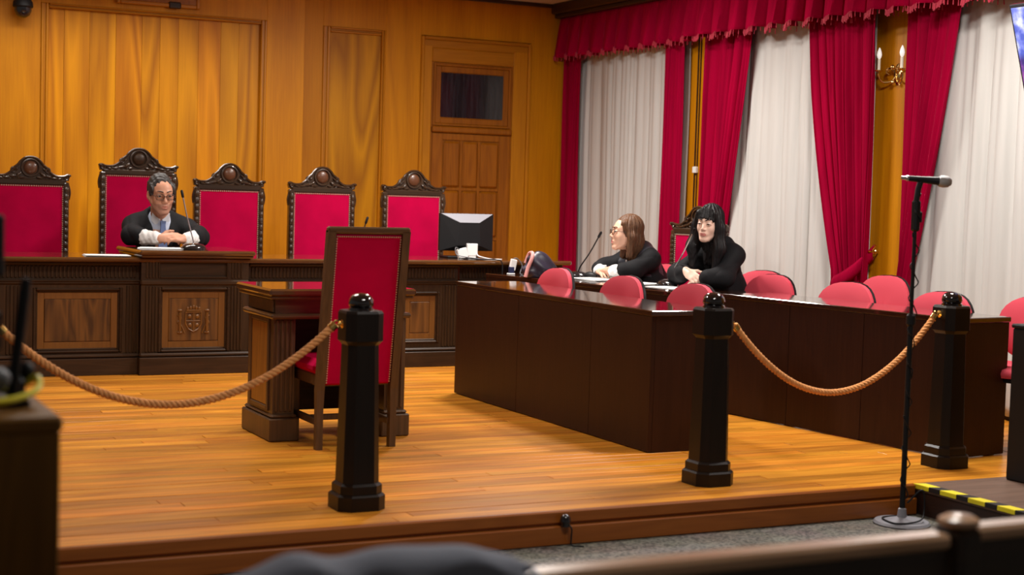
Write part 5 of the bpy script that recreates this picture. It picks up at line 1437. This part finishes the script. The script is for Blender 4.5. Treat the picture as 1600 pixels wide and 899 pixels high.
bx = thing('black_cabinet', 'tall plain black cabinet on the landing, cut by the right edge', 'cabinet', (5.62, 5.35, 0))
MB().box(-0.165, -0.18, 0.0, 0.165, 0.12, 0.735, 0.008).build('body', 'black', bx)
MB().box(-0.17, -0.185, 0.735, 0.17, 0.125, 0.755, 0.006).build('lid', 'black', bx)

sk = thing('floor_connector', 'small black connector with a cable on the platform step', 'connector', (3.045, 5.484, -0.060))
MB().lathe([(0.016, -0.001), (0.018, 0.012), (0.024, 0.022), (0.020, 0.040), (0.010, 0.050), (0, 0.052)], (0, -0.005, 0), 14).build('plug', 'blackgloss', sk)
MB().tube(cat_rom([(0.012, -0.012, 0.010), (0.020, -0.024, -0.01), (0.018, -0.026, -0.05), (0.021, -0.03, -0.076), (0.06, -0.06, -0.076)], 6), 0.0035, 6).build('cord', 'black', sk)

# cabinet and video gear at the left edge
cbn = thing('side_cabinet', 'brown wooden cabinet in the left foreground carrying black video gear', 'cabinet', (0.091, 3.15, FL))
MB().box(-0.5, -0.25, 0, 0.442, 0.32, 0.975, 0.003).build('body', 'cabinet', cbn)
MB().box(-0.51, -0.256, 0.975, 0.446, 0.33, 1.004, 0.006).build('top', 'cabinet', cbn)
ct = 0.864
vc = thing('video_camera', 'black video camera with a slanted pan handle on the left foreground cabinet', 'camera', (0.417, 3.12, ct))
MB().box(-0.20, -0.09, 0.0, 0.085, 0.09, 0.012, 0.004).build('base_plate', 'black', vc)
MB().lathe([(0.045, 0.012), (0.04, 0.05), (0.03, 0.07), (0.035, 0.10)], (-0.02, 0, 0), 18).build('fluid_head', 'black', vc)
MB().box(-0.13, -0.06, 0.10, 0.035, 0.06, 0.19, 0.012).build('body', 'black', vc)
MB().box(-0.12, -0.05, 0.19, 0.022, 0.03, 0.215, 0.008).tube([(-0.06, 0, 0.21), (-0.02, 0, 0.245), (0.02, 0, 0.25)], 0.014, 10).build('top_handle', 'black', vc)
MB().lathe([(0.03, 0.0), (0.034, 0.01), (0.034, 0.06), (0.026, 0.062), (0.022, 0.05), (0, 0.045)], (0, 0.06, 0.145), 20, 'y', T=Matrix.Translation((-0.03, 0.06, 0.145)) @ Matrix.Rotation(PI/2, 4, 'X') @ Matrix.Rotation(PI, 4, 'X') @ Matrix.Rotation(PI/2, 4, 'X') @ Matrix.Translation((0, -0.06, -0.145))).build('lens', 'blackgloss', vc)
MB().tube([(0.058, -0.03, 0.012), (0.062, -0.03, 0.06), (0.079, -0.03, 0.215), (0.083, -0.03, 0.245)], [0.010, 0.0105, 0.0115, 0.009], 12).build('pan_handle', 'black', vc)
MB().ball((0.020, -0.07, 0.055), (0.030, 0.022, 0.024), 14, 9).ball((-0.02, -0.075, 0.03), (0.024, 0.02, 0.02), 12, 8).build('drag_knob', 'greyplastic', vc)
MB().ball((0.092, 0.02, 0.058), (0.017, 0.016, 0.019), 12, 8).tube([(0.03, 0.02, 0.06), (0.09, 0.02, 0.058)], 0.008, 8).box(0.060, -0.01, 0.0, 0.088, 0.02, 0.05, 0.01).build('tilt_knob', 'black', vc)
mt2 = thing('field_monitor', 'black upright gear at the left edge in front of the leftmost carved chair', 'monitor', (0.425, 3.30, ct))
MB().box(-0.10, -0.02, 0.235, 0.062, 0.02, 0.365, 0.006).build('screen_body', 'black', mt2)
MB().tube([(-0.02, 0, 0.01), (-0.02, 0, 0.24)], 0.010, 10).build('stem', 'black', mt2)
MB().box(-0.07, -0.05, 0, 0.03, 0.05, 0.012, 0.004).build('foot', 'black', mt2)
yc_ = MB().tube(cat_rom([(0.25, 2.985, ct+0.022), (0.38, 2.975, ct+0.020), (0.46, 3.00, ct+0.020), (0.515, 3.05, ct+0.032), (0.525, 3.11, ct+0.048), (0.50, 3.14, ct+0.030), (0.46, 3.20, ct+0.010), (0.40, 3.26, ct+0.008)], 8), 0.0068, 8)
tag(yc_.build('yellow_cable', 'yellow'), 'yellow cable looped on the left foreground cabinet', 'cable')

# pews in the foreground and the jacket on the rail
def pew(label, x0, x1, yf, zt, endpost):
    t = thing('pew', label, 'bench', ((x0+x1)/2, yf, FL), 0, 'foreground pews'); off = ((x0+x1)/2, yf, FL)
    MB().box(x0, yf-0.030, zt-0.030, x1, yf+0.030, zt, 0.008).build('top_rail', 'pewtop', t, off=off)
    MB().box(x0, yf-0.012, FL+0.10, x1, yf+0.014, zt-0.030).build('back_panel', 'pew', t, angle=0, off=off)
    MB().box(x0, yf+0.015, FL+0.38, x1, yf+0.40, FL+0.41, 0.006).build('seat', 'pew', t, off=off)
    for xe in endpost:
        MB().box(xe-0.030, yf-0.045, FL, xe+0.030, yf+0.05, zt+0.010, 0.012).box(xe-0.028, yf+0.05, FL, xe+0.028, yf+0.40, FL+0.40, 0.008).build('end_post', 'pew', t, off=off)
        MB().lathe([(0.036, 0.0), (0.042, 0.006), (0.040, 0.014), (0.026, 0.022), (0, 0.024)], (xe, yf, zt+0.010), 20).build('post_cap', 'pewtop', t, off=off)
    return t
pew('foreground wooden pew with a pale top rail, a jacket lying over it', 0.15, 2.16, 2.325, 0.650, [2.20])
pew('second foreground pew at the bottom right corner', 2.26, 3.6, 2.36, 0.650, [3.62])
jk = Sdf((0.62, 2.18, 0.30), (1.26, 2.50, 0.80), 0.008)
def jfn(x, y, z):
    top = 0.664+0.010*np.sin(9*x+0.4)+0.010*np.sin(23*x+2.0)+0.008*np.sin(41*x)
    th = 0.052+0.012*np.sin(17*x+6*z)+0.008*np.sin(37*x-5*z)+0.25*(0.65-z).clip(0, 0.3)*0.25
    end = np.maximum(0.69-x-0.03*np.sin(14*z), x-1.20-0.03*np.sin(11*z+1))
    low = 0.36+0.05*np.sin(6*x)-z
    d = np.abs(y-2.325)-th
    return np.maximum(np.maximum(d, end), np.maximum(z-top-0.02*np.cos((y-2.325)*22), low))*0.6
jk.op((0.6, 2.16, 0.3), (1.28, 2.5, 0.8), jfn, 0.001)
jk.ell((0.98, 2.325, 0.678), (0.12, 0.055, 0.030), 0.03); jk.ell((0.80, 2.31, 0.665), (0.10, 0.06, 0.028), 0.03); jk.ell((1.10, 2.33, 0.662), (0.10, 0.05, 0.026), 0.03)
jk.op((0.6, 2.29, 0.2), (1.28, 2.36, 0.652), lambda x, y, z: np.maximum(np.abs(y-2.325)-0.032, z-0.652)+0*x, 0.002, 'sub')
tag(jk.build('jacket', 'jacket'), 'slate grey jacket draped over the foreground pew rail', 'jacket')
